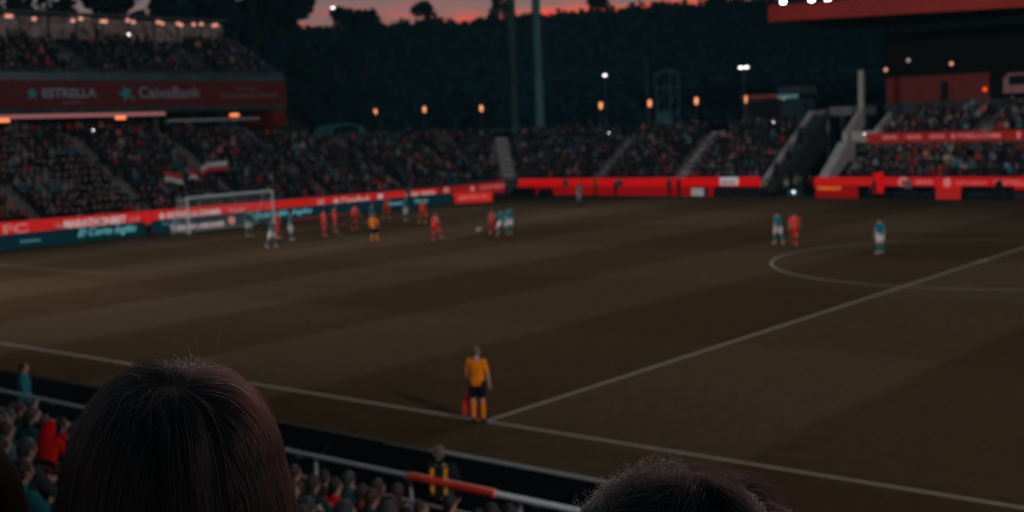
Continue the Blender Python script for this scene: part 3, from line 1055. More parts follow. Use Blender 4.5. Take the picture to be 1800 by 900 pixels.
btext('GIRONA FC', -20.5, -12.3, .16, .62, PALE_GLOW, .03)
btext('The', -10.45, -9.85, .3, .34, PALE_GLOW)
btext('MARATHONBET', -9.7, -4.9, .2, .56, WHITE_GLOW, .04)
btext('CUP', -4.75, -3.8, .3, .3, PALE_GLOW)
part('star_emblem', star(onb(-1.95, .5), .34, rt_, up_, ox), WHITE_GLOW, bn)
btext('ESTRELLA DAMM', -1.5, 3.2, .26, .44, WHITE_GLOW, .03)
btext('TENERIFE', 3.9, 5.6, .3, .34, PALE_GLOW)
part('crest_emblem', MB().box((XB, 13.0, .55), (XB + .02, 13.7, 1.12)), PALE_GLOW, bn)
part('star_emblem', star(onb(15.0, .5), .38, rt_, up_, ox, 5, .38, .3), WHITE_GLOW, bn)
btext('CaixaBank', 15.6, 18.9, .22, .56, WHITE_GLOW, .01)
part('crest_emblem', MB().box((XB, 19.9, .5), (XB + .02, 20.4, 1.1)), WHITE_GLOW, bn)
btext('GIRONA', 23.3, 24.9, .3, .44, WHITE_GLOW, .02)
btext('TIENDA', 25.2, 27.1, .32, .4, WHITE_GLOW, .02)
b2_ = board('darker red sponsor banner on the wall at the corner of the pitch', [(-57.5, 27.5, zb(27.4)), (-56.35, 37.0, .30), (-56.35, 37.0, 1.32), (-57.5, 27.5, zt(27.4))], (-.06, 0, 0), RED_GLOW_DIM, 'banner', 'wall_banner')  # corner length glows too, more weakly, standing in for light on it
ddir = Vector((1.15, 9.5, 0)).normalized()
onrm = Vector((ddir.y, -ddir.x, 0))
at2 = lambda s, z: Vector((-57.5, 27.5, z)) + ddir * s + onrm * .01
part('crest_emblem', MB().disc(at2(.9, .85), ddir * .32, up_ * .34, 16, onrm * .02), PALE_GLOW, b2_)
part('crest_emblem', MB().disc(at2(4.1, .83), ddir * .26, up_ * .26, 16, onrm * .02), PALE_GLOW, b2_)
lettering('COSTA BRAVA', at2(5.0, .70), at2(8.6, .70), .32, up_, onrm, PALE_GLOW, b2_)

# teal LED boards in front of the banner
E0, E1 = Vector((-56.0, -30.0, 0)), Vector((-53.2, 24.6, 0))
ed = (E1 - E0).normalized()
en = Vector((ed.y, -ed.x, 0))


def teal_at(y, z):
    t_ = (y - E0.y) / ed.y
    p = E0 + ed * t_
    return Vector((p.x, p.y, z))


def teal_board(label, y0, y1):
    return board(label, [teal_at(y0, .02), teal_at(y1, .02), teal_at(y1, .98), teal_at(y0, .98)], -en * .12, LED_TEAL, 'led board', 'led_board', 'dark teal boards behind the goal line')


tb0 = teal_board('dark teal board at the left of the goal reading El Corte Ingles in script', -30, -5.3)
lettering('El Corte Inglés', teal_at(-10.3, .22) + en * .01, teal_at(-6.0, .22) + en * .01, .66, up_, en, LED_TEAL_TXT, tb0, bold=.01, italic=.4)
lettering('Inicio', teal_at(-14.2, .38) + en * .01, teal_at(-12.9, .38) + en * .01, .14, up_, en, LED_TEAL_TXT, tb0)
tb1 = teal_board('dark teal board behind the goal reading Turkish Airlines in white', -4.75, 7.0)
lettering('TURKISH AIRLINES', teal_at(-3.4, .12) + en * .01, teal_at(1.1, .12) + en * .01, .36, up_, en, WHITE_GLOW, tb1, bold=.03)
part('roundel', MB().disc(teal_at(1.75, .46) + en * .01, ed * .3, up_ * .3, 18, en * .02), PALE_GLOW, tb1)
lettering('Costa', teal_at(-4.0, .62) + en * .01, teal_at(-2.6, .62) + en * .01, .12, up_, en, LED_TEAL_TXT, tb1)
lettering('El Corte Inglés', teal_at(3.0, .30) + en * .01, teal_at(6.9, .30) + en * .01, .58, up_, en, LED_TEAL_TXT, tb1, bold=.01, italic=.4)
tb2 = teal_board('dark teal board right of the goal behind the red shirted players', 7.06, 24.5)
lettering('Inglés', teal_at(7.2, .34) + en * .01, teal_at(9.2, .34) + en * .01, .50, up_, en, LED_TEAL_TXT, tb2, bold=.01, italic=.4)
lettering('Winamax', teal_at(17.0, .40) + en * .01, teal_at(18.7, .40) + en * .01, .28, up_, en, LED_TEAL_TXT, tb2)
lettering('Winamax', teal_at(20.0, .40) + en * .01, teal_at(21.6, .40) + en * .01, .28, up_, en, LED_TEAL_TXT, tb2)
tag(link('board_kerb', MB().quad_strip([[teal_at(y, z) + en * o_ for o_, z in ((.01, .004), (.28, .004), (.28, .12), (.01, .12))] for y in (7.2, 12.6)]).mesh('board_kerb', RED_PAD)),
    'low red kerb at the foot of the teal board right of the goal', 'kerb')
tag(link('board_kerb', MB().box((-55.4, -21.0, .0), (-53.8, -16.6, .06)).mesh('board_kerb', mat('teal_mat', (.08, .22, .25), .8, .2, 2))), 'pale teal mat on the ground at the far left corner board', 'mat')
sm_ = board('small red board standing alone at the far left corner flag', [(-53.1, 24.75, .0), (-51.3, 27.6, .0), (-51.3, 27.6, .92), (-53.1, 24.75, .92)], (-.08, .05, 0), RED_GLOW)
d3 = Vector((1.8, 2.85, 0)).normalized()
n3_ = Vector((d3.y, -d3.x, 0))
lettering('GIRONA FC', Vector((-53.1, 24.75, .3)) + d3 * .3 + n3_ * .01, Vector((-53.1, 24.75, .3)) + d3 * 3.0 + n3_ * .01, .36, up_, n3_, PALE_GLOW, sm_)
tag(link('equipment_box', MB().box((-51.2, 33.9, 0), (-50.0, 34.7, .7)).box((-53.6, 33.2, 0), (-51.6, 34.2, .8)).mesh('equipment_box', BLACK)), 'low black equipment boxes on the track beside the small red board', 'box')

# far touchline boards (upper bright band, lower dim band)
fb = board('bright red sponsor boards along the far touchline left of the passage', [(-56.1, 36.6, .78), (-30.2, 36.6, .86), (-30.2, 36.6, 1.62), (-56.1, 36.6, 1.42)], (0, .1, 0), LED_HOT)
fl = board('dim red lower boards under the bright strip on the far touchline', [(-56.1, 36.5, .0), (-34.1, 36.5, .0), (-34.1, 36.5, .84), (-56.1, 36.5, .76)], (0, .1, 0), LED_HOT_DIM)
for x in (-50.0, -43.95):
    part('crest_emblem', MB().box((x - .3, 36.56, .80), (x + .3, 36.6, 1.36)), mat('grey_green', (.06, .12, .10), .7, .2, 3), fb)
part('white_panel', MB().box((-33.85, 36.52, .95), (-32.2, 36.6, 1.58)), GREY_GLOW, fb)
lettering('GIRONA', (-33.7, 36.5, 1.05), (-32.4, 36.5, 1.05), .26, up_, oy, BLACK, fb)
tb = tag(link('striped_box', MB().box((-36.3, 35.9, 0), (-35.0, 36.4, .75)).mesh('striped_box', BLACK)), 'box with white stripes standing before the red far boards', 'box')
for z in (.16, .38, .60):
    part('stripe', MB().box((-36.25, 35.87, z - .06), (-35.05, 35.905, z + .06)), GREY_GLOW, tb)  # stripes carry a glowing grey material
for i, (a, b_, h_) in enumerate(((-34.0, -32.0, .85), (-31.9, -29.6, .78))):
    o = MB().prism([(35.5, 0), (36.35, 0), (36.35, h_), (35.8, h_)], a, b_, 'x')
    tag(link('bench_shelter', o.mesh('bench_shelter', BLACK)), ['low black bench shelter under the white panel of the far boards', 'low black bench shelter beside the passage mouth'][i], 'bench shelter')
rb_ = board('red sponsor boards in front of the roofed stand', [(-25.4, 36.6, .72), (45, 36.6, .72), (45, 36.6, 1.60), (-25.4, 36.6, 1.60)], (0, .1, 0), emit('led_red_right', (.40, .006, .006), 1.0))
part('crest_emblem', MB().disc((-18.1, 36.59, 1.2), rx_ * .44, up_ * .40, 18, oy * .02), PALE_GLOW, rb_)
part('crest_centre', MB().disc((-18.1, 36.57, 1.2), rx_ * .2, up_ * .18, 14, oy * .02), RED_GLOW_DIM, rb_)
lettering('GIRONA', (-17.2, 36.59, 1.05), (-15.9, 36.59, 1.05), .34, up_, oy, PALE_GLOW, rb_)
part('crest_emblem', MB().disc((-14.8, 36.59, 1.2), rx_ * .28, up_ * .36, 14, oy * .02), PALE_GLOW, rb_)
lettering('COSTA BRAVA', (-14.2, 36.59, 1.05), (-11.9, 36.59, 1.05), .26, up_, oy, PALE_GLOW, rb_, bold=0)
part('star_emblem', star((-11.2, 36.59, 1.2), .3, rx_, up_, oy), PALE_GLOW, rb_)
lettering('ESTRELLA', (-10.8, 36.59, 1.02), (-8.9, 36.59, 1.02), .34, up_, oy, PALE_GLOW, rb_)
part('red_post', MB().box((-20.4, 36.3, .4), (-19.7, 36.58, 1.95)), LED_HOT, rb_)
ob_ = board('low red board with orange lettering right of the passage', [(-25.1, 36.2, .02), (-21.6, 36.2, .02), (-21.6, 36.2, .98), (-25.1, 36.2, .98)], (0, .1, 0), LED_HOT_DIM)
lettering('FUNDACIÓ', (-24.9, 36.18, .62), (-22.9, 36.18, .62), .32, up_, oy, LED_ORANGE, ob_, bold=.04)
lb_ = board('small red board on the track between the dugout shelters', [(-15.4, 35.9, .02), (-13.6, 35.9, .02), (-13.6, 35.9, .75), (-15.4, 35.9, .75)], (0, .1, 0), emit('led_red_mid', (.30, .01, .01), 1.0))


def dugout(label, x0, x1):
    r = thing('dugout', label, 'dugout', ((x0 + x1) / 2, 36.0, 0), 0, 'dugout shelters on the far touchline')
    hw = (x1 - x0) / 2
    part('roof', MB().prism([(.35, .75), (.45, .75), (.45, .95), (-.35, .97), (-.4, .9), (.3, .88)], -hw, hw, 'x'), BLACK, r)
    part('back', MB().box((-hw, .42, 0), (hw, .47, .76)), BLACK, r)
    for s in (-1, 1):
        part('side_panel', MB().prism([(.42, 0), (.42, .9), (-.35, .9), (-.1, 0)], s * hw - .02, s * hw + .02, 'x'), mat('smoked_panel', (.008, .02, .025), .4, .2, 1, .2), r)
    part('bench', MB().box((-hw + .05, .0, .3), (hw - .05, .4, .38)), mat('bench_blue', (.008, .024, .034), .7, .2, 2), r)
    return r


dugout('low dugout shelter left of the red post on the far touchline', -21.4, -20.5)
dugout('long dugout shelter right of the small red board on the far touchline', -13.4, -9.9)
dugout('dugout shelter between the red post and the small red board', -19.3, -15.6)

# ------------------------------------------------------------------ goal
goal = thing('goal', 'white football goal with a pale net at the left end of the pitch', 'goal', (-HL, 0, 0))
for y in (-3.72, 3.72):
    part('post', MB().tube([(0, y, 0), (0, y, 2.50)], .065, 12), WHITE, goal)
    part('stanchion', MB().tube([(0, y, 2.46), (-1.0, y, 2.3), (-2.0, y, .03)], .03, 8), WHITE, goal)
part('crossbar', MB().tube([(0, -3.78, 2.50), (0, 3.78, 2.50)], .065, 12), WHITE, goal)
part('ground_bar', MB().tube([(-2.0, -3.72, .03), (-2.0, 3.72, .03)], .03, 8), WHITE, goal)
net = MB()
prof = [(0.0, 2.46), (-1.0, 2.3), (-1.5, 1.17), (-2.0, .03)]


def pp_(t_):
    s = t_ * 3
    i = min(2, int(s))
    a, b_ = prof[i], prof[i + 1]
    return a[0] + (b_[0] - a[0]) * (s - i), a[1] + (b_[1] - a[1]) * (s - i)


for i in range(31):
    y = -3.7 + 7.4 * i / 30
    net.tube([(pp_(k / 6)[0], y, pp_(k / 6)[1]) for k in range(7)], .006, 3)
for k in range(1, 19):
    x, z = pp_(k / 18)
    net.tube([(x, -3.7, z), (x, 3.7, z)], .006, 3)
for y in (-3.7, 3.7):
    for k in range(1, 9):
        x = -2.0 * k / 9
        top = 2.46 + x * .16 if x > -1 else 2.3 + (x + 1) * 2.27
        net.tube([(x, y, .02), (x, y, top)], .006, 3)
        z = 2.4 * k / 9
        xl = -2.0 + z * .44 if z < 2.3 else -1.0
        net.tube([(0, y, z), (xl, y, z)], .006, 3)
o = part('net', net, mat('net_cord', (.75, .75, .74), .8, .05), goal)
o['kind'] = 'stuff'

# ------------------------------------------------------------------ players and officials
TEAL = (.008, .20, .23)
TEALS = (.008, .19, .22)
WSH = (.80, .77, .74)
REDK = (.85, .075, .05)
REDS = (.75, .012, .010)
ORANGE = (.95, .225, .008)
BLK = (.009, .010, .013)
BROWN = (.03, .017, .012)
teal_kit = lambda hair=BROWN: {'shirt': ('tee', TEAL), 'shorts': ('shorts', WSH), 'sock': ('socks', TEALS), 'shoe': ('shoes', (.65, .33, .28)), 'hair': ('short_hair', hair)}
red_kit = lambda hair=BROWN: {'shirt': ('tee', REDK), 'shorts': ('shorts', REDS), 'sock': ('socks', (.42, .03, .025)), 'shoe': ('shoes', (.70, .28, .20)), 'hair': ('short_hair', hair)}

STAND = {}
STAND2 = dict(ua_l=(-.3, .1, -1), fa_l=(.1, .5, -.8), ua_r=(.35, -.1, -1), fa_r=(0, .3, -1), th_l=(-.12, .05, -1), th_r=(.14, -.05, -1))
WALK = dict(lean=(0, .08, 1), th_l=(-.04, .38, -1), sh_l=(0, -.02, -1), th_r=(.04, -.28, -1), sh_r=(0, -.55, -1), ft_r=(.1, .7, -.7), ua_l=(-.2, -.4, -1), fa_l=(-.1, .1, -1), ua_r=(.2, .4, -1), fa_r=(.1, .7, -.8))
RUN = dict(lean=(0, .28, 1), face=(0, 1, -.05), th_l=(-.04, .95, -.8), sh_l=(0, -.35, -1), th_r=(.05, -.55, -1), sh_r=(0, -1, -.35), ft_r=(.05, -.1, -1), ua_l=(-.4, -.8, -.7), fa_l=(-.1, .5, -.6), ua_r=(.35, .55, -.8), fa_r=(-.1, .8, .35))
WIDE = dict(lean=(0, .22, 1), th_l=(-.45, .25, -1), sh_l=(-.15, -.2, -1), th_r=(.4, .1, -1), sh_r=(.2, -.25, -1), ua_l=(-.9, .1, -.6), fa_l=(-.5, .5, -.6), ua_r=(.9, .1, -.6), fa_r=(.5, .5, -.6))
JOG = dict(lean=(0, .15, 1), th_l=(-.05, .55, -1), sh_l=(0, -.4, -1), th_r=(.05, -.3, -1), sh_r=(0, -.75, -.8), ft_r=(.1, .4, -.9), ua_l=(-.3, -.5, -.9), fa_l=(0, .6, -.5), ua_r=(.3, .4, -1), fa_r=(0, .9, 0))
LUNGE = dict(lean=(-.25, .3, 1), th_l=(-.1, .1, -1), sh_l=(0, -.3, -1), th_r=(.85, .35, -.7), sh_r=(.5, -.05, -1), ua_l=(-1, .2, -.3), fa_l=(-.8, .5, -.3), ua_r=(.8, -.4, -.3), fa_r=(.6, .2, -.6))


def face_to(p, q):
    """heading (rotation about z) that turns +Y from p towards q"""
    return -math.atan2(q[0] - p[0], q[1] - p[1])


BALL = (-33.0, 4.3)
KIT = 'players of the two teams'
VOX = .014
A = math.radians
players = [
    ('goalkeeper in teal shirt and white shorts standing inside the goal mouth', STAND2, teal_kit(BLK), (-46.2, -3.3), A(-90)),
    ('teal shirted player furthest left and lowest of those by the goal', WALK, teal_kit(), (-38.1, -8.2), A(-70)),
    ('red shirted player half hidden behind the leftmost teal player', STAND2, red_kit(), (-43.1, -3.5), A(-60)),
    ('teal shirted player standing just right of the near goal post', STAND, teal_kit(), (-40.9, -4.3), A(-60)),
    ('red shirted player seen from the back, leftmost of the three in a row', STAND2, red_kit(), (-40.8, -1.65), A(-20)),
    ('red shirted player standing in the middle of the row of three', STAND, red_kit(BLK), (-42.65, 1.0), A(-35)),
    ('red shirted player standing alone at the right end of the row of three', WALK, red_kit(), (-42.2, 2.4), A(-10)),
    ('teal shirted player standing directly behind the orange shirted referee', STAND2, teal_kit(BLK), (-41.9, 3.7), A(-60)),
    ('red shirted player furthest back before the teal board', JOG, red_kit(BLK), (-46.65, 9.9), A(-100)),
    ('teal shirted player furthest back before the teal board', STAND, teal_kit(), (-43.95, 9.1), A(-80)),
    ('red shirted player leaning forward as he jogs near the small red board', JOG, red_kit(), (-40.85, 7.6), A(-110)),
    ('red shirted player lunging with legs wide apart ahead of the ball', LUNGE, red_kit(), (-31.4, -1.5), A(-20)),
    ('red shirted player running right beside the ball', RUN, red_kit(), (-30.7, 3.06), A(60)),
    ('teal shirted player grappling at the left of the pair by the ball', WIDE, teal_kit(BLK), (-29.35, 2.3), A(60)),
    ('teal shirted player at the right of the pair close to the ball', WALK, teal_kit(BLK), (-29.4, 3.05), A(40)),
    ('pale shirted player far off in front of the red far boards', STAND, {'shirt': ('tee', (.22, .30, .32)), 'shorts': ('shorts', (.4, .42, .42)), 'sock': ('socks', TEALS), 'shoe': ('shoes', BLK), 'hair': ('short_hair', BLK)}, (-40.2, 25.2), A(-100)),
    ('teal shirted player walking outside the centre circle beside a red player', WALK, teal_kit(BLK), (-11.45, 3.0), A(60)),
    ('red shirted player striding outside the centre circle beside a teal player', WALK, red_kit(BLK), (-10.4, 2.75), A(20)),
    ('teal shirted player standing alone inside the centre circle', STAND, teal_kit(), (-5.1, .9), A(65)),
]
for lab, pose, kit, (x, y), rz in players:
    make_person('person', lab, pose, kit, (x, y, 0), rz, VOX, KIT)
make_person('person', 'referee in an orange shirt and orange socks among the players', STAND2,
            {'shirt': ('tee', ORANGE), 'shorts': ('shorts', BLK), 'sock': ('socks', (.8, .2, .02)), 'shoe': ('shoes', BLK), 'hair': ('short_hair', BLK)}, (-34.1, -3.8, 0), A(40), VOX, 'match officials')
LINES = dict(ua_l=(-.27, .05, -1), fa_l=(-.02, .28, -1), ua_r=(.30, -.02, -1), fa_r=(.10, .22, -1), th_l=(-.04, -.02, -1), th_r=(.05, .03, -1), sh_l=(-.01, -.04, -1), fat=1.04)
lin = make_person('person', 'assistant referee in an orange shirt seen from the back on the near touchline', LINES,
                  {'shirt': ('tee', ORANGE), 'shorts': ('shorts', BLK), 'sock': ('socks', (.92, .20, .008)), 'shoe': ('shoes', BLK), 'hair': ('cropped_hair', (.20, .10, .085))},
                  (-.05, -34.20, 0), A(18), .0075, 'match officials')
for i_, (x, y, z, top, lb) in enumerate(((-29.6, 38.4, 1.3, (.03, .03, .035), 'person in black low on the dark stair beside the passage'), (-29.5, 40.6, 2.7, (.10, .10, .11), 'person in grey halfway up the dark stair beside the passage'),
                                        (-29.6, 42.9, 4.1, (.012, .05, .06), 'person in petrol blue high on the dark stair beside the passage'), (-28.2, 39.2, 0, (.16, .15, .14), 'person in pale grey deep in the passage mouth'),
                                        (-26.6, 38.4, 0, (.10, .02, .02), 'person in maroon at the right side of the passage mouth'))):
    make_person('person', lb, (STAND, STAND2)[i_ % 2], {'jacket': ('jacket', top), 'trousers': ('trousers', BLK), 'shoe': ('shoes', BLK), 'hair': ('short_hair', BLK)}, (x, y, z), A(165 + 10 * i_), .02, 'people along the far touchline', scale=.95)
bpy.context.view_layer.update()
# his furled flag, held in the left hand
fl_root = thing('flag', 'furled red flag hanging from the hand of the assistant referee', 'flag', (-.41, -34.18, 0), A(18))
part('stick', MB().tube([(.045, .10, .84), (.03, .05, .55), (-.02, -.03, .20)], .011, 8), DARK_STEEL, fl_root)
q = MB()
rings = []
for k in range(9):
    t_ = k / 8
    c = v3(.03, .05, .66).lerp(v3(-.045, -.05, .16), t_)
    wd = .035 + .055 * math.sin(PI * min(1, t_ * 1.1)) ** .7
    rings.append([c + v3(math.cos(a) * wd, math.sin(a) * wd * .4 * (1 + .3 * math.sin(3 * a + k)), 0) for a in [2 * PI * j / 14 for j in range(14)]])
part('flag_cloth', q.quad_strip(rings), mat('flag_red', (.95, .03, .015), .7, .15, 12), fl_root)

# ball
bm = bmesh.new()
bmesh.ops.create_icosphere(bm, subdivisions=3, radius=.112)
me = bpy.data.meshes.new('ball')
for f in bm.faces:
    f.smooth = True
    f.material_index = 1 if min(f.calc_center_median().normalized().dot(Vector(d).normalized()) for d in [(0, 0, -1)]) > 2 else 0
pent = [Vector(d).normalized() for d in [(0, 1, 1.618), (0, -1, 1.618), (0, 1, -1.618), (0, -1, -1.618), (1, 1.618, 0), (-1, 1.618, 0), (1, -1.618, 0), (-1, -1.618, 0), (1.618, 0, 1), (-1.618, 0, 1), (1.618, 0, -1), (-1.618, 0, -1)]]
for f in bm.faces:
    cdir = f.calc_center_median().normalized()
    f.material_index = 1 if max(cdir.dot(p) for p in pent) > .95 else 0
bm.to_mesh(me)
bm.free()
me.materials.append(WHITE)
me.materials.append(BLACK)
bl = tag(link('football', me), 'white football with dark patches on the grass left of the running red player', 'ball')
bl.location = (BALL[0], BALL[1], .112)

# people round the far touchline
def jacket(top, hair=BLK, legs=BLK, vest=None):
    d = {'jacket': ('jacket', top), 'trousers': ('trousers', legs), 'shoe': ('shoes', BLK), 'hair': ('short_hair', hair)}
    if vest:
        d['vest'] = ('vest', vest)
    return d


side_people = [
    ('steward in a pale yellow vest at the left of the passage mouth', STAND, jacket((.04, .05, .05), vest=(.30, .33, .12)), (-29.3, 35.9), A(170)),
    ('steward in a pale green vest in the middle of the passage mouth', STAND2, jacket((.04, .05, .05), vest=(.26, .36, .20)), (-27.6, 36.2), A(190)),
    ('person in dark clothes walking before the red post of the right boards', WALK, jacket((.03, .03, .035)), (-19.6, 34.6), A(90)),
    ('person in a navy top standing before the middle of the far red boards', STAND2, jacket((.05, .06, .09), legs=(.06, .02, .02)), (-38.3, 35.7), A(180)),
    ('person in black standing right of the navy topped one at the far boards', STAND, jacket(BLK), (-37.5, 35.9), A(150)),
    ('substitute in an orange bib standing before the far red boards', STAND2, jacket((.55, .16, .02), legs=(.3, .05, .03)), (-46.1, 35.8), A(170)),
    ('ball kid in a dark teal top before the far red boards', STAND, jacket((.02, .09, .10)), (-44.0, 35.9), A(180)),
    ('ball kid in an orange top at the left of the far red boards', STAND, jacket((.50, .12, .02)), (-47.6, 35.6), A(180)),
    ('person in a grey top beside the dugout shelter at the far right', STAND, jacket((.16, .18, .20)), (-17.2, 35.2), A(160)),
    ('photographer in dark clothes at the mouth of the passage', STAND2, jacket((.02, .025, .03)), (-26.3, 36.0), A(185)),
    ('person in a black coat at the right edge of the far boards', STAND, jacket(BLK), (-10.6, 35.2), A(180)),
]
for lab, pose, kit, (x, y), rz in side_people:
    make_person('person', lab, pose, kit, (x, y, 0), rz, .02, 'people along the far touchline', hands=True, scale=.94 if 'kid' not in lab else .8)
RAISE = dict(ua_l=(-.2, .1, 1), fa_l=(.05, .1, 1), ua_r=(.5, .1, -.9), fa_r=(.1, .6, -.5))
make_person('person', 'person in a teal top holding one arm high at the wall behind the goal', RAISE, jacket(TEAL, legs=(.5, .2, .03)), (-56.9, 23.0, 0), A(-100), .02, 'people along the far touchline', scale=.95)
# bright lamp trolley at the passage mouth
q = thing('medical_trolley', 'low teal trolley with a bright white lamp at the passage mouth', 'trolley', (-26.9, 36.3, 0))
part('cart', MB().prism([(-.55, .12), (.55, .12), (.6, .5), (.2, .62), (-.5, .58)], -.28, .28, 'y'), mat('trolley_teal', (.03, .12, .15), .6, .2, 3), q)
for s in (-.35, .35):
    part('wheel', MB().tube([(s, -.3, .12), (s, .3, .12)], .12, 12), BLACK, q)
part('lamp', MB().disc((0, -.3, .45), v3(.11, 0, 0), v3(0, 0, .11), 14, v3(0, -.04, 0)), emit('trolley_lamp', (.8, 1.0, 1.0), 2.2), q)

# ------------------------------------------------------------------ seated spectators
NAVY, GREY, DRED, CREAM = (.010, .016, .028), (.045, .048, .055), (.33, .014, .014), (.30, .24, .22)
DTEAL, MAROON, SALMON = (.010, .11, .135), (.085, .014, .018), (.42, .16, .12)
COLS = [('black', BLK, .37), ('navy', NAVY, .26), ('grey', GREY, .09), ('dark red', DRED, .045), ('cream', CREAM, .045), ('teal', DTEAL, .08), ('maroon', MAROON, .045), ('pale blue', (.13, .19, .23), .045), ('salmon', SALMON, .02)]
SIT = dict(th_l=(-.18, 1, -.05), sh_l=(-.02, .08, -1), th_r=(.18, 1, -.05), sh_r=(.02, .08, -1))
SEATED = [
    dict(SIT, lean=(0, -.03, 1), ua_l=(-.2, .3, -1), fa_l=(.35, .9, -.3), ua_r=(.2, .3, -1), fa_r=(-.35, .9, -.3)),
    dict(SIT, lean=(0, .25, 1), face=(.15, 1, -.1), ua_l=(-.2, .6, -1), fa_l=(.3, 1, .1), ua_r=(.2, .6, -1), fa_r=(-.3, 1, .1)),
    dict(SIT, lean=(.05, .05, 1), face=(-.5, .85, 0), ua_l=(-.35, .3, -.9), fa_l=(.45, .7, .6), ua_r=(.35, .3, -.9), fa_r=(-.45, .7, .6)),
    dict(SIT, lean=(-.04, .02, 1), face=(.45, .9, 0), ua_l=(-.2, .2, -1), fa_l=(.7, .6, .0), ua_r=(.2, .2, -1), fa_r=(-.7, .6, .1)),
    dict(SIT, lean=(0, .08, 1), ua_l=(-.5, .5, .9), fa_l=(.1, .2, 1), ua_r=(.5, .5, .9), fa_r=(-.1, .2, 1)),
    dict(lean=(0, .05, 1), ua_l=(-.3, .2, -.9), fa_l=(.4, .8, .2), ua_r=(.3, .2, -.9), fa_r=(-.4, .8, .2)),
]
SEAT_H = .44
TAGC = {'hips': 'leg', 'torso': 'top', 'head': 'skin', 'lip': 'skin', 'eye': 'hair', 'upper_arm': 'top', 'forearm': 'top', 'hand': 'skin', 'thigh': 'leg', 'shin': 'leg', 'foot': 'leg'}


def one_mesh_person(pose, nm, voxel, faces, long_hair=False):
    J, q = skeleton(pose)
    p = body_prims(J, q, False, TAGC)
    H, f, u, r = J['head'], J['face'], J['hup'], J['hright']
    p.ball(H + u * .032 - f * .022, r * .092, f * .094, u * .100, 'hair', 12)
    if long_hair:
        p.limb([H - f * .05, H - f * .07 - u * .14, H - f * .085 - u * .26], [.085, .085, .05], 'hair', 10, f, .6)
    for s in (-1, 1):
        pass
    hm = mat('dark_hair_far', (.03, .02, .016), .7, .4, 30)
    me = p.remesh(nm, voxel, [SKIN, CLOTH, DARKTROUSERS, hm], {'skin': 0, 'top': 1, 'leg': 2, 'hair': 3}, faces=faces, smooth=1)
    shift(me, -J['ground'])
    return me


FARM = [one_mesh_person(p, 'person', .022, 900, i % 2 == 1) for i, p in enumerate(SEATED)]
LOWM = [one_mesh_person(p, 'crowd_figure', .035, 170, i % 2 == 1) for i, p in enumerate(SEATED)]

# where people sit: (x, y, floor z, heading, section)
spots = []
random.seed(11)


def clear_of(v, lst, w_=.95):
    return all(abs(v - a) > w_ for a in lst)


for k in range(NROW):
    d = .18 + STEP_D * (k + .45)
    z = FLOOR0 + STEP_H * k
    y = -30.0
    while y < (34.5 + d * .41 if k < LOWROW else YTALL - .4):
        if clear_of(y, END_AISLES, random.choice((.66, .66, .66, .6, .45, .1))):
            if True:
                spots.append((-57.6 - d, y, z, A(-90), 'end'))
        y += .52
    if k >= LOWROW:
        continue
    x = -54.6 - d * .41
    while x < -31.2:
        if clear_of(x, FAR_AISLES):
            spots.append((x, 37.6 + d, z, A(180), 'far'))
        x += .52
    # corner piece
    a_, b_ = offset_path(d)[1], offset_path(d)[2]
    L_ = (b_ - a_).length
    m_ = int(L_ / .52)
    for i in range(m_):
        p = a_.lerp(b_, (i + .5) / m_)
        if abs((i + .5) / m_ - .5) * L_ > .9:
            spots.append((p.x, p.y, z, A(-135), 'corner'))
for k in range(UROW):
    y = Y1 - .6
    while y > -24:
        if clear_of(y, [-12, -1.5, 9.5], .8):
            spots.append((-64.3 - .8 * (k + .45), y, 10.45 + .5 * k, A(-90), 'upper'))
        y -= .53
for k in range(1, 8):
    x = XL + 1.2
    while x < 2:
        spots.append((x, 37.62 + .78 * (k + .45), .75 + .30 * k, A(180), 'lower'))
        x += .52
for k in range(1, 9):
    x = -22.4
    while x < 2:
        if clear_of(x, [-15.1], .9):
            spots.append((x, 43.2 + .78 * (k + .45), 4.12 + .22 * k, A(180), 'top'))
        x += .52
FILL = {'end': .90, 'far': .88, 'corner': .85, 'upper': .62, 'lower': .88, 'top': .75}
spots = [s for s in spots if random.random() < FILL[s[4]]]


def pick_col():
    r = random.random()
    for c in COLS:
        r -= c[2]
        if r < 0:
            return c
    return COLS[0]


seat_mb_v, seat_mb_f = [], []
people_far = []
for s in spots:
    x, y, z, h, secn = s
    c = pick_col()
    if secn == 'upper' and random.random() < .7:
        c = COLS[random.randint(0, 1)]  # mostly black and navy clothes stand in for shade on the upper deck
    pi_ = random.choices(range(6), [5, 4, 3, 4, .5, 1.3 if secn != 'end' else 2.0])[0]
    people_far.append((x + random.uniform(-.11, .11), y + random.uniform(-.11, .11), z + random.uniform(-.06, .06), h + random.uniform(-.4, .4), secn, c, pi_, random.uniform(.93, 1.06)))


def in_frame(p):
    a, b_, d = project((p[0], p[1], p[2] + 1.0))
    return d > 0 and -40 < a < 1840 and -10 < b_ < 910


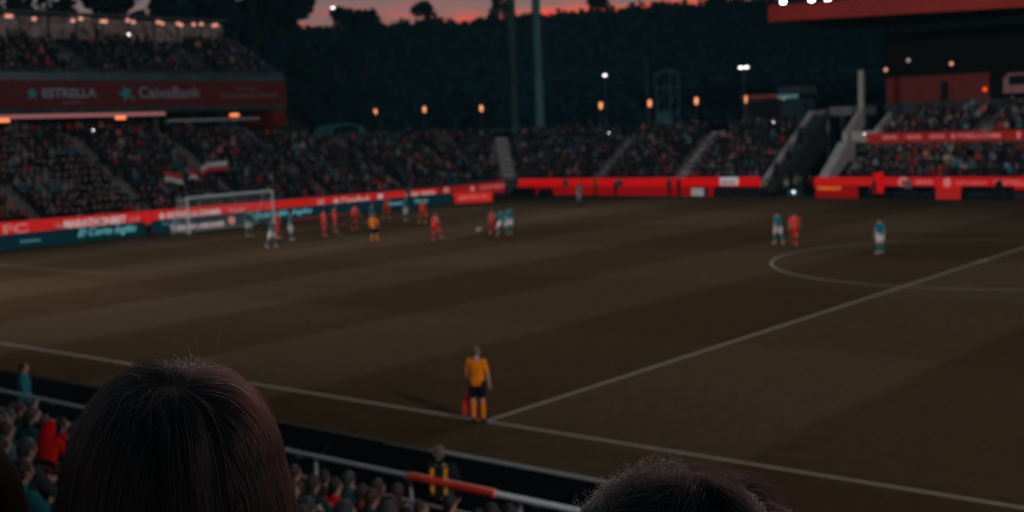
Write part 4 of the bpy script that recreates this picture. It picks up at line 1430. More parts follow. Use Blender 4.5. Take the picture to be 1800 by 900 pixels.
people_far = [p for p in people_far if in_frame(p)]
people_far.sort(key=lambda p: project((p[0], p[1], p[2] + 1))[2])
SECN = {'end': 'among the rows behind the goal', 'far': 'on the far terrace left of the passage', 'corner': 'on the corner terrace', 'upper': 'on the upper deck behind the goal',
        'lower': 'in the lower rows of the roofed stand', 'top': 'in the upper rows of the roofed stand'}
POSEN = ['sitting upright', 'leaning forward', 'clapping', 'arms folded', 'arms raised', 'standing']
NFAR = 205
far_labels = {}
for p in people_far[:NFAR]:
    x, y, z, h, secn, c, pi_, sc = p
    o = link('person', FARM[pi_], None, c[1])
    o.location = (x, y, z)
    o.rotation_euler = (0, 0, h)
    o.scale = (sc, sc, sc)
    if secn == 'end':
        bi = sum(y > a for a in END_AISLES)
        where = {3: 'leftmost block', 4: 'block left of goal', 5: 'block behind goal', 6: 'block right of goal', 7: 'block before tent'}.get(bi, 'corner end block')
        rk = int((-57.6 - x - .18) / STEP_D)
    else:
        where, rk = SECN[secn], int(abs(y - 37.62) / .78)
    rown = ['front', 'second', 'third', 'fourth', 'fifth', 'sixth', 'seventh', 'eighth', 'ninth', 'tenth', 'eleventh', 'twelfth', 'thirteenth', 'fourteenth'][max(0, min(13, rk))]
    tag(o, None, 'person', 'spectators in the far stands')
    far_labels.setdefault(f'spectator in {c[0]} {POSEN[pi_]}, {rown} row, {where}', []).append(o)
ORDN = ['leftmost', 'second', 'third', 'fourth', 'fifth', 'sixth', 'seventh', 'eighth']
for lb, obs in far_labels.items():
    obs.sort(key=lambda o: o.location.y if abs(o.rotation_euler.z + PI / 2) < .8 else o.location.x)
    for i, o in enumerate(obs):
        if len(obs) == 1:
            o['label'] = lb
        elif len(obs) == 2:
            o['label'] = ('left ' if i == 0 else 'right ') + lb
        else:
            o['label'] = (ORDN[i] + ' ' if i < 8 else 'further ') + lb
# everyone else in the stands: one mass
VV, FF, CC = [], [], []
off = 0
low = []
for me in LOWM:
    co = np.empty(len(me.vertices) * 3)
    me.vertices.foreach_get('co', co)
    me.calc_loop_triangles()
    tri = np.empty(len(me.loop_triangles) * 3, int)
    me.loop_triangles.foreach_get('vertices', tri)
    mi = np.empty(len(me.loop_triangles), int)
    me.loop_triangles.foreach_get('material_index', mi)
    low.append((co.reshape(-1, 3), tri.reshape(-1, 3), mi))
hairs = [(.02, .015, .013), (.05, .028, .02), (.12, .07, .04), (.10, .09, .09)]
for p in people_far[NFAR:]:
    x, y, z, h, secn, c, pi_, sc = p
    co, tri, mi = low[pi_]
    cs, sn = math.cos(h), math.sin(h)
    R_ = np.array([[cs, -sn, 0], [sn, cs, 0], [0, 0, 1]])
    VV.append(co @ R_.T * sc + [x, y, z])
    FF.append(tri + off)
    off += len(co)
    j = random.choice((.25, .4, .55, .75, 1.0, 1.5))
    pal = np.array([(.33 * j, .185 * j, .165 * j), [q * random.uniform(.7, 1.3) for q in c[1]], (.022, .024, .03), random.choice(hairs)])
    CC.append(pal[mi])
V = np.concatenate(VV)
F = np.concatenate(FF)
C = np.concatenate(CC)
me = bpy.data.meshes.new('crowd')
me.from_pydata(V.tolist(), [], F.tolist())
at_ = me.color_attributes.new('tint', 'FLOAT_COLOR', 'CORNER')
at_.data.foreach_set('color', np.repeat(np.concatenate([C, np.ones((len(C), 1))], 1), 3, 0).ravel())
cm = bpy.data.materials.new('crowd_tint')
cm.use_nodes = True
b = cm.node_tree.nodes['Principled BSDF']
b.inputs['Roughness'].default_value = .8
b.inputs['Specular IOR Level'].default_value = .2
vc = cm.node_tree.nodes.new('ShaderNodeVertexColor')
vc.layer_name = 'tint'
cm.node_tree.links.new(vc.outputs[0], b.inputs['Base Color'])
me.materials.append(cm)
tag(link('crowd', me), kind='stuff')
# seats under the far crowd, one part of each stand
sb = {'bowl': MB(), 'upper': MB(), 'main': MB()}
for s in spots:
    x, y, z, h, secn = s
    if not in_frame((x, y, z)):
        continue
    q = sb['upper' if secn == 'upper' else 'main' if secn in ('lower', 'top') else 'bowl']
    fx, fy = -math.sin(h), math.cos(h)
    q.obox((x - fx * .22, y - fy * .22, z + .55), (fy * .2, -fx * .2, 0), (fx * .03, fy * .03, 0), (0, 0, .16))
    q.obox((x - fx * .05, y - fy * .05, z + .36), (fy * .2, -fx * .2, 0), (fx * .18, fy * .18, 0), (0, 0, .025))
for k, par in (('bowl', bowl), ('upper', upper), ('main', ms)):
    o = part('seats', sb[k], SEAT_RED, par)
    o['kind'] = 'stuff'

# flags waved behind the goal
def waved_flag(label, base, tip, cloth, m_top, m_bot):
    r = thing('waved_flag', label, 'flag', base, 0, 'red and white flags waved behind the goal')
    part('staff', MB().tube([(0, 0, 0), Vector(tip) - Vector(base)], .02, 6), DARK_STEEL, r)
    for nm, mt_, a0, a1 in (('white_cloth', m_top, 0.5, 1.0), ('red_cloth', m_bot, 0.0, 0.5)):
        rings = []
        P0 = Vector(cloth[0]) - Vector(base)
        U, Vv = Vector(cloth[1]), Vector(cloth[2])
        for i in range(11):
            s = i / 10
            wv = Vector((.14 * math.sin(s * 7 + 1), 0, .10 * math.sin(s * 5)))
            lo = P0 + U * s + Vv * a0 * (1 - .35 * s * (1 - a0)) + wv
            hi = P0 + U * s + Vv * a1 * (1 - .1 * s) + wv
            rings.append([lo, hi, hi + v3(.015, 0, 0), lo + v3(.015, 0, 0)])
        part(nm, MB().quad_strip(rings), mt_, r)
    return r


FW, FR = mat('flag_white', (.62, .60, .58), .8, .1, 4), mat('flag_cloth_red', (.62, .03, .03), .8, .15, 4)
waved_flag('large red and white flag streaming to the right above the crowd behind the goal', (-60.6, 3.4, 2.6), (-60.2, 3.0, 4.9), ((-60.0, 3.4, 3.55), (0, 2.5, .55), (0, .1, .75)), FW, FR)
waved_flag('small red and white flag drooping left of the larger flag behind the goal', (-60.5, 1.4, 2.4), (-60.1, 0.0, 4.7), ((-60.0, .2, 3.3), (0, 1.55, -.15), (0, -.1, .8)), FR, FW)
waved_flag('short red and white flag held between the two other flags', (-60.5, 2.4, 2.4), (-60.3, 2.5, 4.0), ((-60.2, 2.5, 3.3), (0, .75, .15), (0, 0, .75)), FR, FW)

# phone lights held up in the stands
ph_me = MB().box((-.04, -.005, -.08), (.04, .005, .08)).mesh('phone', BLACK)
for lab, (x, y, z) in (('lit phone beside the corner stair', (-58.0, 40.6, 3.55)), ('lit phone high on the far terrace left of its first stair', (-50.4, 44.4, 5.4)),
                       ('lit phone near the right end of the far terrace', (-32.9, 44.4, 5.9)), ('lit phone by the left end of the roofed stand banner', (-23.9, 42.8, 4.75)),
                       ('lit phone under the upper deck at the far left', (-66.5, -1.3, 7.3))):
    r = thing('phone', lab, 'phone', (x, y, z), 0, 'lit phones in the crowd')
    link('case', ph_me, r)
    part('torch', MB().disc((0, -.01, .05), v3(.035, 0, 0), v3(0, 0, .035), 10, v3(0.02, -.02, 0)), emit('phone_light', (1, .85, .85), 14.0), r)

# ------------------------------------------------------------------ hills, forest, trees
RIDGE = [(-420, 0, 48), (-330, 60, 42), (-268.9, 105.8, 34), (-236.8, 131.1, 27), (-223.7, 140.6, 26.5), (-209.7, 151.4, 26.0), (-199, 159.9, 25.8), (-188.4, 168.6, 26), (-172.4, 181.6, 26.8),
         (-161.8, 190.4, 27.2), (-145.9, 203.5, 28.6), (-130, 216.6, 29), (-119.4, 225.2, 28.8), (-98, 242.4, 27), (-76.7, 259.4, 24), (0, 320, 20), (140, 400, 22)]
FOOT = [(-150, -90, 4), (-130, -30, 4), (-112, 20, 4), (-108, 45, 4.2), (-105, 55, 4.4), (-102, 62, 4.5), (-96, 66, 4.5), (-90, 69, 4.5), (-82, 72, 4.5), (-74, 76, 4.5), (-66, 80, 4.6), (-58, 84, 4.6), (-50, 88, 4.6),
        (-38, 94, 4.6), (-20, 100, 4.5), (40, 120, 4), (140, 150, 3)]
rs = np.random.default_rng(5)
hv, hf = [], []
NT = 26
for i in range(len(RIDGE)):
    A_, B_ = Vector(FOOT[i]), Vector(RIDGE[i])
    back = B_ + (B_ - A_) * .6
    for k in range(NT + 6):
        if k <= NT:
            t_ = k / NT
            p = A_.lerp(B_, t_)
            p.z = A_.z + (B_.z - A_.z) * (t_ ** 1.25)
            if 0 < k < NT:
                p.z += rs.normal() * .5
            if k == 0:
                p.z = -.5
        else:
            t_ = (k - NT) / 5
            p = B_.lerp(back, t_)
            p.z = B_.z * (1 - t_) ** 1.0 - .5 * t_
        hv.append(tuple(p))
M_ = NT + 6
for i in range(len(RIDGE) - 1):
    for k in range(M_ - 1):
        a = i * M_ + k
        hf.append((a, a + M_, a + M_ + 1, a + 1))
me = bpy.data.meshes.new('hill')
me.from_pydata(hv, [], hf)
FOREST_SOIL = mat('hill_scrub', (.007, .05, .066), .95, .4, .2)
me.materials.append(FOREST_SOIL)
me.polygons.foreach_set('use_smooth', [True] * len(hf))
tag(link('hill', me), kind='structure')
LEAF = mat('leaf_dark', (.008, .056, .074), .95, .12, .1, .15)
LEAF2 = mat('leaf_near', (.007, .042, .054), .9, .3, .5, .15)
BARK = mat('bark', (.03, .03, .028), .95, .3, 3)


def leaf_cloud(rs, centres, radii, nleaf, size):
    """leaf quads spread through a set of clumps, returns verts and faces"""
    V_, F_ = [], []
    tot = 0
    w_ = np.array([r[0] * r[1] for r in radii])
    cnt = np.maximum(6, (nleaf * w_ / w_.sum()).astype(int))
    for c, r, k in zip(centres, radii, cnt):
        d = rs.normal(size=(k, 3))
        d /= np.linalg.norm(d, axis=1)[:, None]
        rad = rs.uniform(.45, 1.08, size=(k, 1)) ** .5
        P = np.array(c) + d * rad * np.array(r)
        a = rs.normal(size=(k, 3))
        a /= np.linalg.norm(a, axis=1)[:, None]
        b_ = np.cross(a, rs.normal(size=(k, 3)))
        b_ /= np.linalg.norm(b_, axis=1)[:, None]
        s = size * rs.uniform(.6, 1.4, size=(k, 1))
        q = np.stack([P - a * s, P + b_ * s * .6, P + a * s, P - b_ * s * .6], 1)
        V_.append(q.reshape(-1, 3))
        F_.append(np.arange(k * 4).reshape(k, 4) + tot)
        tot += k * 4
    return np.concatenate(V_), np.concatenate(F_)


def np_mesh(name, V_, F_, m_):
    me = bpy.data.meshes.new(name)
    me.from_pydata(V_.tolist(), [], F_.tolist())
    me.materials.append(m_)
    return me


# forest mass on the slope
VV, FF, off = [], [], 0


def hill_point(i, t_):
    i0 = int(i)
    fr = i - i0
    a, b_ = Vector(FOOT[i0]).lerp(Vector(FOOT[i0 + 1]), fr), Vector(RIDGE[i0]).lerp(Vector(RIDGE[i0 + 1]), fr)
    p = a.lerp(b_, t_)
    p.z = a.z + (b_.z - a.z) * max(0, t_) ** 1.25
    return p


for n_ in range(2300):
    i = rs.uniform(0, len(RIDGE) - 1.01)
    t_ = rs.uniform(.02, 1.02) if n_ > 450 else rs.uniform(.93, 1.03)
    p = hill_point(i, t_)
    h = rs.uniform(3.0, 6.0) if t_ > .9 else rs.uniform(4, 8)
    w_ = h * rs.uniform(.35, .6)
    cs = [(p.x, p.y, p.z + h * .5)] + [(p.x + rs.normal() * w_ * .5, p.y + rs.normal() * w_ * .5, p.z + h * rs.uniform(.35, .85)) for _ in range(3)]
    rr = [(w_, w_, h * .45)] + [(w_ * .5, w_ * .5, h * .25)] * 3
    v_, f__ = leaf_cloud(rs, cs, rr, 130 if t_ > .9 else 90, .7)
    VV.append(v_)
    FF.append(f__ + off)
    off += len(v_)
tag(link('forest', np_mesh('forest', np.concatenate(VV), np.concatenate(FF), LEAF)), kind='stuff')


def tree(label, loc, h, w_, seed, leaves=1500, size=.45, lean=0.0, cat='tree', group=None, name='broadleaf_tree', openness=1.0):
    r_ = np.random.default_rng(seed)
    root = thing(name, label, cat, loc, 0, group)
    q = MB()
    q.tube([(0, 0, -1.0), (0.1, 0, h * .25), (lean * .5, .1, h * .55), (lean, 0, h * .9)], [h * .03, h * .022, h * .014, h * .004], 8)
    cs, rr = [], []
    for k in range(int(12 * openness) + 6):
        a = r_.uniform(0, 2 * PI)
        t_ = r_.uniform(.25, .97)
        rad = w_ * (math.sin(PI * min(.95, t_ * .9 + .08)) ** .7) * r_.uniform(.25, .85)
        c = Vector((lean * t_ + math.cos(a) * rad, math.sin(a) * rad, h * t_))
        q.tube([(lean * t_ * .7, 0, h * t_ * .72), tuple(c)], [h * .009, h * .003], 5)
        cs.append(tuple(c))
        s = w_ * r_.uniform(.26, .46)
        rr.append((s, s, s * .8))
    part('trunk', q, BARK, root)
    v_, f__ = leaf_cloud(r_, cs, rr, leaves, size)
    link('crown', np_mesh('crown', v_, f__, LEAF2), root)
    return root


G_T = 'dark trees standing behind the end stand'
for i, (x, y, h, w_, sd_, lab) in enumerate((
        (-98, 2, 33, 7, 1, 'tall dark tree furthest left behind the upper deck'), (-99, 12, 34, 7.5, 2, 'tall dark tree second from the left behind the upper deck'),
        (-100, 23.6, 33, 6.0, 3, 'tall dark tree just left of the sky gap over the upper deck'), (-100, 36.6, 33, 5.0, 4, 'tall dark tree just right of the sky gap over the upper deck'),
        (-101, 43.5, 31, 6.0, 5, 'tall dark tree over the right end of the upper deck'), (-105, 48.5, 29, 5.5, 8, 'dark tree filling in behind the right end of the upper deck'), (-99, 29.8, 22.0, 5.0, 6, 'lower dark tree filling the sky gap over the upper deck'),
        (-102, 48.8, 27, 5.4, 7, 'dark tree whose edge slopes down to the open sky'))):
    tree(lab, (x, y, 0), h, w_, sd_, 4200, .55, group=G_T)
for i, (x, y, z, h, w_, sd_, lab, op) in enumerate((
        (-105.5, 60.8, 3, 20.8, 3.0, 11, 'thin open crowned tree below the white lamp at the left of the sky', .4), (-104.5, 64.8, 3, 19.8, 3.6, 12, 'bushy tree right of the thin tree with the white lamp', .6),
        (-181, 160, 20, 14.5, 4.2, 13, 'rounded tree standing up from the ridge left of the masts', 1), (-166, 169, 21, 14.5, 3.2, 14, 'small round tree alone on the ridge nearer the masts', 1),
        (-150, 186, 22, 14, 5, 15, 'broad tree on the ridge right of the masts', 1), (-128, 203, 23, 14, 5, 16, 'broad tree on the ridge above the roof edge', 1))):
    tree(lab, (x, y, z), h, w_, sd_, 1400, .5, openness=op)

# ------------------------------------------------------------------ things beyond the far terrace
def street_lamp(label, x, y, ztop, zbase=0.0):
    r = thing('street_lamp', label, 'street lamp', (x, y, zbase), 0, 'orange street lamps on the road behind the far terrace')
    h = ztop - zbase
    part('pole', MB().tube([(0, 0, -.2), (0, 0, h - .425)], [.09, .06], 8), DARK_STEEL, r)
    part('cap', MB().tube([(0, 0, h + .345), (0, 0, h + .42), (0, 0, h + .48)], [.2, .12, .03], 10), DARK_STEEL, r)
    part('lantern', MB().tube([(0, 0, h - .42), (0, 0, h - .3), (0, 0, h + .15), (0, 0, h + .34)], [.09, .17, .20, .13], 10), LAMP_ORANGE, r)
    return r


names = ['furthest left', 'second from the left', 'third from the left', 'beside the foot of the bright mast', 'below the white lamp', 'left of the scaffold tower', 'right of the scaffold tower', 'at the left end of the red roof strip', 'at the right end of the red roof strip']
for nm_, (x, z) in zip(names, ((-102.8, 8.95), (-93.75, 8.87), (-83.97, 8.68), (-74.38, 8.48), (-65.66, 8.37), (-58.91, 8.38), (-52.83, 8.41), (-46.8, 8.36), (-42.26, 8.41))):
    street_lamp(f'orange street lamp {nm_} of its row', x, 65, z)


def lamp_mast(label, x, y, zt_, lit, twin=False, r=.16, m_=None):
    q = thing('lamp_post', label, 'lamp post', (x, y, 0))
    part('pole', MB().tube([(0, 0, -.2), (0, 0, zt_ - .1)], [.13, .07], 8), DARK_STEEL, q)
    for dx in ((-.33, .33) if twin else (0,)):
        part('lamp', MB().tube([(dx, 0, zt_ - .12), (dx, 0, zt_), (dx, 0, zt_ + .12)], [r * .6, r, r * .5], 10), m_ or lit, q)
    return q


lamp_mast('tall post with a white lamp above the far terrace', -61.5, 60, 11.6, LAMP_WHITE, r=.24)
lamp_mast('tall post with twin bright white lamps left of the roofed stand', -45.3, 62, 11.6, LAMP_WHITE, True, r=.27)
lamp_mast('post with a white lamp among the thin trees at the left of the sky', -105.1, 60.3, 22.7, LAMP_WHITE, r=.30)
lamp_mast('thin dark post with an unlit head beside the scaffold tower', -53.3, 55.8, 13.0, None, r=.25, m_=DARK_STEEL)
tw = thing('scaffold_tower', 'slim teal scaffold tower with a platform rising behind the far terrace', 'scaffold tower', (-51.3, 56.6, 0))
for sx_ in (-.85, .85):
    for sy_ in (-.85, .85):
        part('leg', MB().tube([(sx_, sy_, -.1), (sx_, sy_, 11.2)], .07, 6), mat('tower_paint', (.06, .17, .19), .6, .3, 1), tw)
for z in (2, 4, 6, 8, 9.8):
    for s in (-.85, .85):
        part('brace', MB().tube([(-.85, s, z), (.85, s, z + 1.6 if z < 9 else z)], .04, 5), mat('tower_paint', (.06, .17, .19), .6, .3, 1), tw)
        part('brace', MB().tube([(s, -.85, z), (s, .85, z + 1.6 if z < 9 else z)], .04, 5), mat('tower_paint', (.06, .17, .19), .6, .3, 1), tw)
part('platform', MB().box((-1.0, -1.0, 9.7), (1.0, 1.0, 9.85)), mat('tower_paint', (.06, .17, .19), .6, .3, 1), tw)
part('side_sheet', MB().box((-.9, -.92, 6.0), (.9, -.88, 7.3)), mat('tower_paint', (.06, .17, .19), .6, .3, 1), tw)
part('roof', MB().quad_strip([[(-1.1, -1.1, 11.2), (1.1, -1.1, 11.2), (1.1, 1.1, 11.2), (-1.1, 1.1, 11.2)], [(-.3, -.3, 11.7), (.3, -.3, 11.7), (.3, .3, 11.7), (-.3, .3, 11.7)]]), DARK_STEEL, tw)
kb = thing('refreshment_kiosk', 'low kiosk with a red lit roof strip behind the far terrace', 'kiosk', (-45.9, 66.8, 0))
part('wall', MB().box((-2.2, 0, -.1), (2.2, 3, 8.3)), DARK_CONC, kb)
part('roof_strip', MB().box((-2.3, -.2, 8.35), (2.3, -.04, 8.75)), emit('kiosk_strip', (.065, .014, .014), 1.0), kb)
kc = thing('pavilion', 'small pavilion with a pale teal lit roof edge left of the passage', 'pavilion', (-38.6, 58, 0))
part('wall', MB().box((-.5, 0, -.1), (1.6, 3, 8.1)), mat('pavilion_wall', (.03, .07, .08), .8, .2, 1), kc)
part('roof_edge', MB().box((-.6, -.4, 8.15), (1.4, 0, 8.5)), emit('pavilion_edge', (.055, .13, .145), 1.0), kc)
part('roof', MB().box((-.7, -.3, 8.52), (1.8, 3.2, 9.3)), DARK_STEEL, kc)
tn = thing('arched_tent', 'pale teal arched tent roof above the corner of the end terrace', 'tent', (-72.5, 30.8, 0))
rings = []
for k in range(13):
    a = PI * k / 12
    rings.append([(x_, math.cos(a) * -2.5, 6.3 + math.sin(a) * .95) for x_ in (-2.2, 0)] + [(x_, math.cos(a) * -2.3, 6.2 + math.sin(a) * .86) for x_ in (0, -2.2)])
part('canopy', MB().quad_strip(rings), mat('tent_sheet', (.06, .16, .17), .6, .35, 1.2), tn)
for y in (-2.4, 2.4):
    part('leg', MB().tube([(-.1, y, -.1), (-.1, y, 6.3)], .08, 6), DARK_STEEL, tn)
    part('leg', MB().tube([(-2.1, y, -.1), (-2.1, y, 6.3)], .08, 6), DARK_STEEL, tn)

# ------------------------------------------------------------------ near terrace
RY, RZ, RD, RH = -43.4, .52, .80, .27          # first row: centre y, floor z, pitch, rise
NNEAR = 10                                      # rows below the cross gangway
ns = thing('near_terrace', 'near terrace of concrete rows falling to the pitch below the camera', 'grandstand')
for k in range(NNEAR):
    part('step', MB().box((-40, RY - RD * k - RD / 2, 0), (45, RY - RD * k + RD / 2 - .003, RZ + RH * k)), mat('near_concrete', (.10, .085, .085), .9, .3, 2, .2, .3), ns)
ge = RY - RD * (NNEAR - .5)
part('gangway', MB().box((-40, -53.9, 0), (45, ge - .003, RZ + RH * (NNEAR - 1) - .02)), mat('near_concrete', (.1, .1, .1)), ns)
part('gangway_wall', MB().box((-40, -54.15, 0), (45, -53.903, 5.2)), mat('near_concrete', (.1, .1, .1)), ns)
for k in range(4):
    part('step', MB().box((-40, -54.15 - .8 * (k + 1), 0), (45, -54.153 - .8 * k, 4.95 + .4 * k)), mat('near_concrete', (.1, .1, .1)), ns)
part('front_wall', MB().box((-40, RY + RD / 2, -.05), (45, RY + RD / 2 + .14, .62)), DARK_CONC, ns)
# perimeter boards seen from behind: black panels along the near touchline
ng = thing('perimeter_boards', 'row of black backed boards along the near touchline', 'advertising board')
x = -34.0
k = 0
while x < 30:
    part('panel', MB().box((x, -39.32 + .01 * (k % 2), .0), (x + 2.98, -39.22 + .01 * (k % 2), .97 + .012 * (k % 3))), BLACK, ng)
    part('strut', MB().tube([(x + 1.5, -39.33, .75), (x + 1.5, -39.95, .02)], .03, 6), BLACK, ng)
    part('bracket', MB().box((x + .55, -39.345, .35), (x + .70, -39.325, .50)), mat('bracket_grey', (.09, .10, .11), .6, .2, 4), ng)
    x += 3.0
    k += 1
part('top_edge', MB().box((3.2, -39.34, .985), (30, -39.2, 1.01)), mat('edge_grey', (.20, .19, .185), .8, .2, 3), ng)
# handrail
rail = thing('handrail', 'grey metal handrail with a red padded length in front of the near rows', 'handrail')
RYY = -41.72
part('top_rail', MB().tube([(-40, RYY + .1, 1.40), (5.05, RYY, 1.40)], .038, 12), mat('rail_grey', (.32, .31, .34), .5, .1, 4, .5), rail)
part('red_padding', MB().tube([(5.05, RYY, 1.40), (6.78, RYY, 1.40)], .066, 14), RED_PAD, rail)
part('white_rail', MB().tube([(6.78, RYY, 1.40), (30, RYY, 1.40)], .045, 12), mat('rail_white', (.85, .83, .82), .4, .05, 4, .5), rail)
part('middle_rail', MB().tube([(-40, RYY + .1, .98), (30, RYY, .98)], .026, 10), mat('rail_dull', (.34, .24, .24), .5, .1, 4, .5), rail)
x = -39.0
while x < 30:
    part('post', MB().tube([(x, RYY + .05, .0), (x, RYY + .05, 1.38)], .03, 8), mat('rail_grey', (.3, .3, .3)), rail)
    x += 2.2
# seats of the near terrace
seat_shell = MB()
seat_shell.prism([(-.24, .40), (.18, .42), (.18, .46), (-.18, .45), (-.24, .80), (-.28, .80)], -.21, .21, 'x')
seat_me = seat_shell.mesh('seat', mat('near_seat', (.11, .014, .014), .45, .2, 3, .5))

# near spectators, each one on his own
near_spots = []
random.seed(21)
for k in range(0, NNEAR):
    y = RY - RD * k
    z = RZ + RH * k
    x = -16.0 + (k % 2) * .2
    while x < 17.5:
        if (Vector((x, y, z + 1.2)) - CAM).length > 2.6:
            a, b_, d = project((x, y, z + 1.22))
            if d > 1.5 and -50 < a < 1040 and b_ < 925 and b_ > 600:
                hidden = 185 < a < 465 and b_ > 705          # wholly behind the woman's hair
                hidden = hidden or (135 < a < 500 and b_ > 770)
                if not hidden:
                    near_spots.append((x, y, z, a, b_, d))
        x += .52
for (x, y, z, a, b_, d) in near_spots:
    o = link('seat', seat_me, ns)
    o.location = (x, y, z)
hood_spot = min(near_spots, key=lambda q_: (q_[3] - 82) ** 2 + (q_[4] - 765) ** 2)
near_spots = [q_ for q_ in near_spots if q_ is hood_spot or (random.random() < .68 and not (40 < q_[3] < 130 and hood_spot[4] + 4 < q_[4] < 862))]
print('near spots', len(near_spots), [(int(s[3]), int(s[4]), round(s[5], 1)) for s in near_spots])
protos = {}
HAIRC = [('black', (.014, .011, .010)), ('brown', (.045, .024, .016)), ('grey', (.045, .042, .042)), ('auburn', (.055, .022, .014))]
GARM = [('black', BLK), ('teal', (.012, .15, .18)), ('navy', (.012, .022, .045)), ('grey', GREY), ('red', (.60, .012, .010)), ('dark brown', (.04, .024, .02)), ('petrol', (.008, .06, .08)), ('maroon', MAROON), ('dark green', (.012, .045, .045)), ('pale blue', (.14, .24, .28))]


def near_proto(pi_, hk):
    key = (pi_, hk)
    if key not in protos:
        protos[key] = make_person('person', 'x', SEATED[pi_], {'jacket': ('jacket', BLK), 'trousers': ('trousers', BLK), 'shoe': ('shoes', BLK), ('hood' if hk == 'hood' else 'hair'): (hk, BLK)}, (0, 0, -50), 0, .014)
        protos[key]['used'] = 0
    return protos[key]


combos = [(g, h, t_) for g in GARM for h in HAIRC for t_ in ('short_hair', 'long_hair')]
random.shuffle(combos)
for i, (x, y, z, a, b_, d) in enumerate(sorted(near_spots, key=lambda s: s[5])):
    sidew = 'left of the woman' if a < 300 else 'right of the woman'
    g, h, hk = combos[i % len(combos)]
    if (x, y) == hood_spot[:2]:
        g, hk = ('red', (.62, .010, .008)), 'hood'
    pi_ = random.choice([0, 1, 2, 3, 3, 1])
    pr = near_proto(pi_, hk)
    if not pr['used']:
        r = pr
        pr['used'] = 1
        r.location = (x, y, z)
        rz = random.uniform(-.35, .35)
        r.rotation_euler = (0, 0, rz)
    else:
        r = copy_tree(pr, (x, y, z), random.uniform(-.35, .35))
    row = ['front', 'second', 'third', 'fourth', 'fifth', 'sixth', 'seventh', 'eighth', 'ninth', 'tenth', 'eleventh', 'twelfth', 'thirteenth', 'fourteenth'][round((RY - y) / RD)]
    what = 'with a red hood up' if hk == 'hood' else f'in a {g[0]} jacket with {"long" if hk == "long_hair" else "short"} {h[0]} hair'
    r['label'] = f'spectator {what}, {row} row, {sidew}'
    r['group'] = 'spectators in the near rows'
    sc = random.uniform(.93, 1.05)
    r.scale = (sc, sc, sc)
    for c in r.children:
        if c.name.startswith('jacket'):
            c.color = (*g[1], 1)
        if c.name.startswith('hair'):
            c.color = (*h[1], 1)
        if c.name.startswith('hood'):
            c.color = (.62, .010, .008, 1)

# stewards between the rail and the boards
sw = make_person('person', 'bald steward in a dark jacket with yellow bib stripes behind the red padded rail', dict(lean=(0, .04, 1), face=(-.75, .55, -.1), ua_l=(-.3, .2, -1), fa_l=(.2, .5, -.8), ua_r=(.32, .1, -1), fa_r=(-.1, .5, -.9), fat=1.12),
                 {'jacket': ('jacket', (.015, .017, .02)), 'trousers': ('trousers', (.02, .02, .025)), 'shoe': ('shoes', BLK), 'hair': ('cropped_hair', (.16, .11, .10))}, (5.28, -41.28, 0), A(30), .009, 'stewards by the near rail', scale=1.02)
J, q_ = skeleton(dict(lean=(0, .04, 1), fat=1.12))
dz = sw['dz']
for s in (-1, 1):
    p = Prim()
    L, X, Y = J['lean'], J['side'], J['fwd']
    secs = []
    for back_, hs in ((1, (.05, .2, .34, .44)), (-1, (.44, .34, .2, .05))):
        for h_ in hs:
            ry = {.05: .165, .2: .155, .34: .168, .44: .145}[h_] * 1.02
            secs.append(J['P'] + L * h_ + X * (.105 * s) + Y * (ry * back_))
    for i_ in range(len(secs) - 1):
        p.limb([secs[i_], secs[i_ + 1]], [.034, .034], 'c', 8, Y if i_ != 3 else v3(0, 0, 1), .6)
    me = p.remesh('bib_stripe', .01, [CLOTH], {}, smooth=1)
    link('bib_stripe', shift(me, dz), sw, (.90, .36, .015))
p = Prim()
p.ball(J['P'] + L * .05, X * .22, Y * .17, v3(0, 0, .10), 'c', 14)
link('bib_hem', shift(p.remesh('bib_hem', .012, [CLOTH], {}), dz - .06), sw, (.75, .30, .02))
make_person('person', 'steward in a teal jacket standing by the near boards at the left edge', dict(lean=(.03, .05, 1), face=(.3, 1, 0), ua_r=(.4, .2, -1), fa_r=(0, .6, -.6)),
            {'jacket': ('jacket', (.02, .17, .21)), 'trousers': ('trousers', BLK), 'shoe': ('shoes', BLK), 'hair': ('short_hair', BLK)}, (-8.1, -40.75, 0), A(-40), .012, 'stewards by the near rail')

# ------------------------------------------------------------------ foreground people with strand hair
def hair_strands(name, parent, P, radius, material, color=None):
    """P: (n, k, 3) array of strand points in the parent's space"""
    n_, k_ = P.shape[:2]
    hc = bpy.data.hair_curves.new(name)
    hc.add_curves([k_] * n_)
    hc.attributes['position'].data.foreach_set('vector', P.astype(np.float32).ravel())
    ra = hc.attributes.get('radius') or hc.attributes.new('radius', 'FLOAT', 'POINT')
    prof_ = np.linspace(1, .45, k_)[None] * np.ones((n_, 1)) * radius
    ra.data.foreach_set('value', prof_.astype(np.float32).ravel())
    hc.materials.append(material)
    o = bpy.data.objects.new(name, hc)
    COL.objects.link(o)
    o.parent = parent
    return o


def hair_shader(name, col_, rough=.35):
    mt = bpy.data.materials.new(name)
    mt.use_nodes = True
    t = mt.node_tree
    t.nodes.clear()
    h = t.nodes.new('ShaderNodeBsdfHairPrincipled')
    h.parametrization = 'COLOR'
    hi = t.nodes.new('ShaderNodeHairInfo')
    c = ramp(t, [(0, tuple(q * .6 for q in col_)), (.7, col_), (1, tuple(q * 1.9 for q in col_))], hi.outputs['Random'])
    t.links.new(c, h.inputs['Color'])
    h.inputs['Roughness'].default_value = rough
    h.inputs['Radial Roughness'].default_value = .5
    o = t.nodes.new('ShaderNodeOutputMaterial')
    t.links.new(h.outputs[0], o.inputs[0])
    return mt


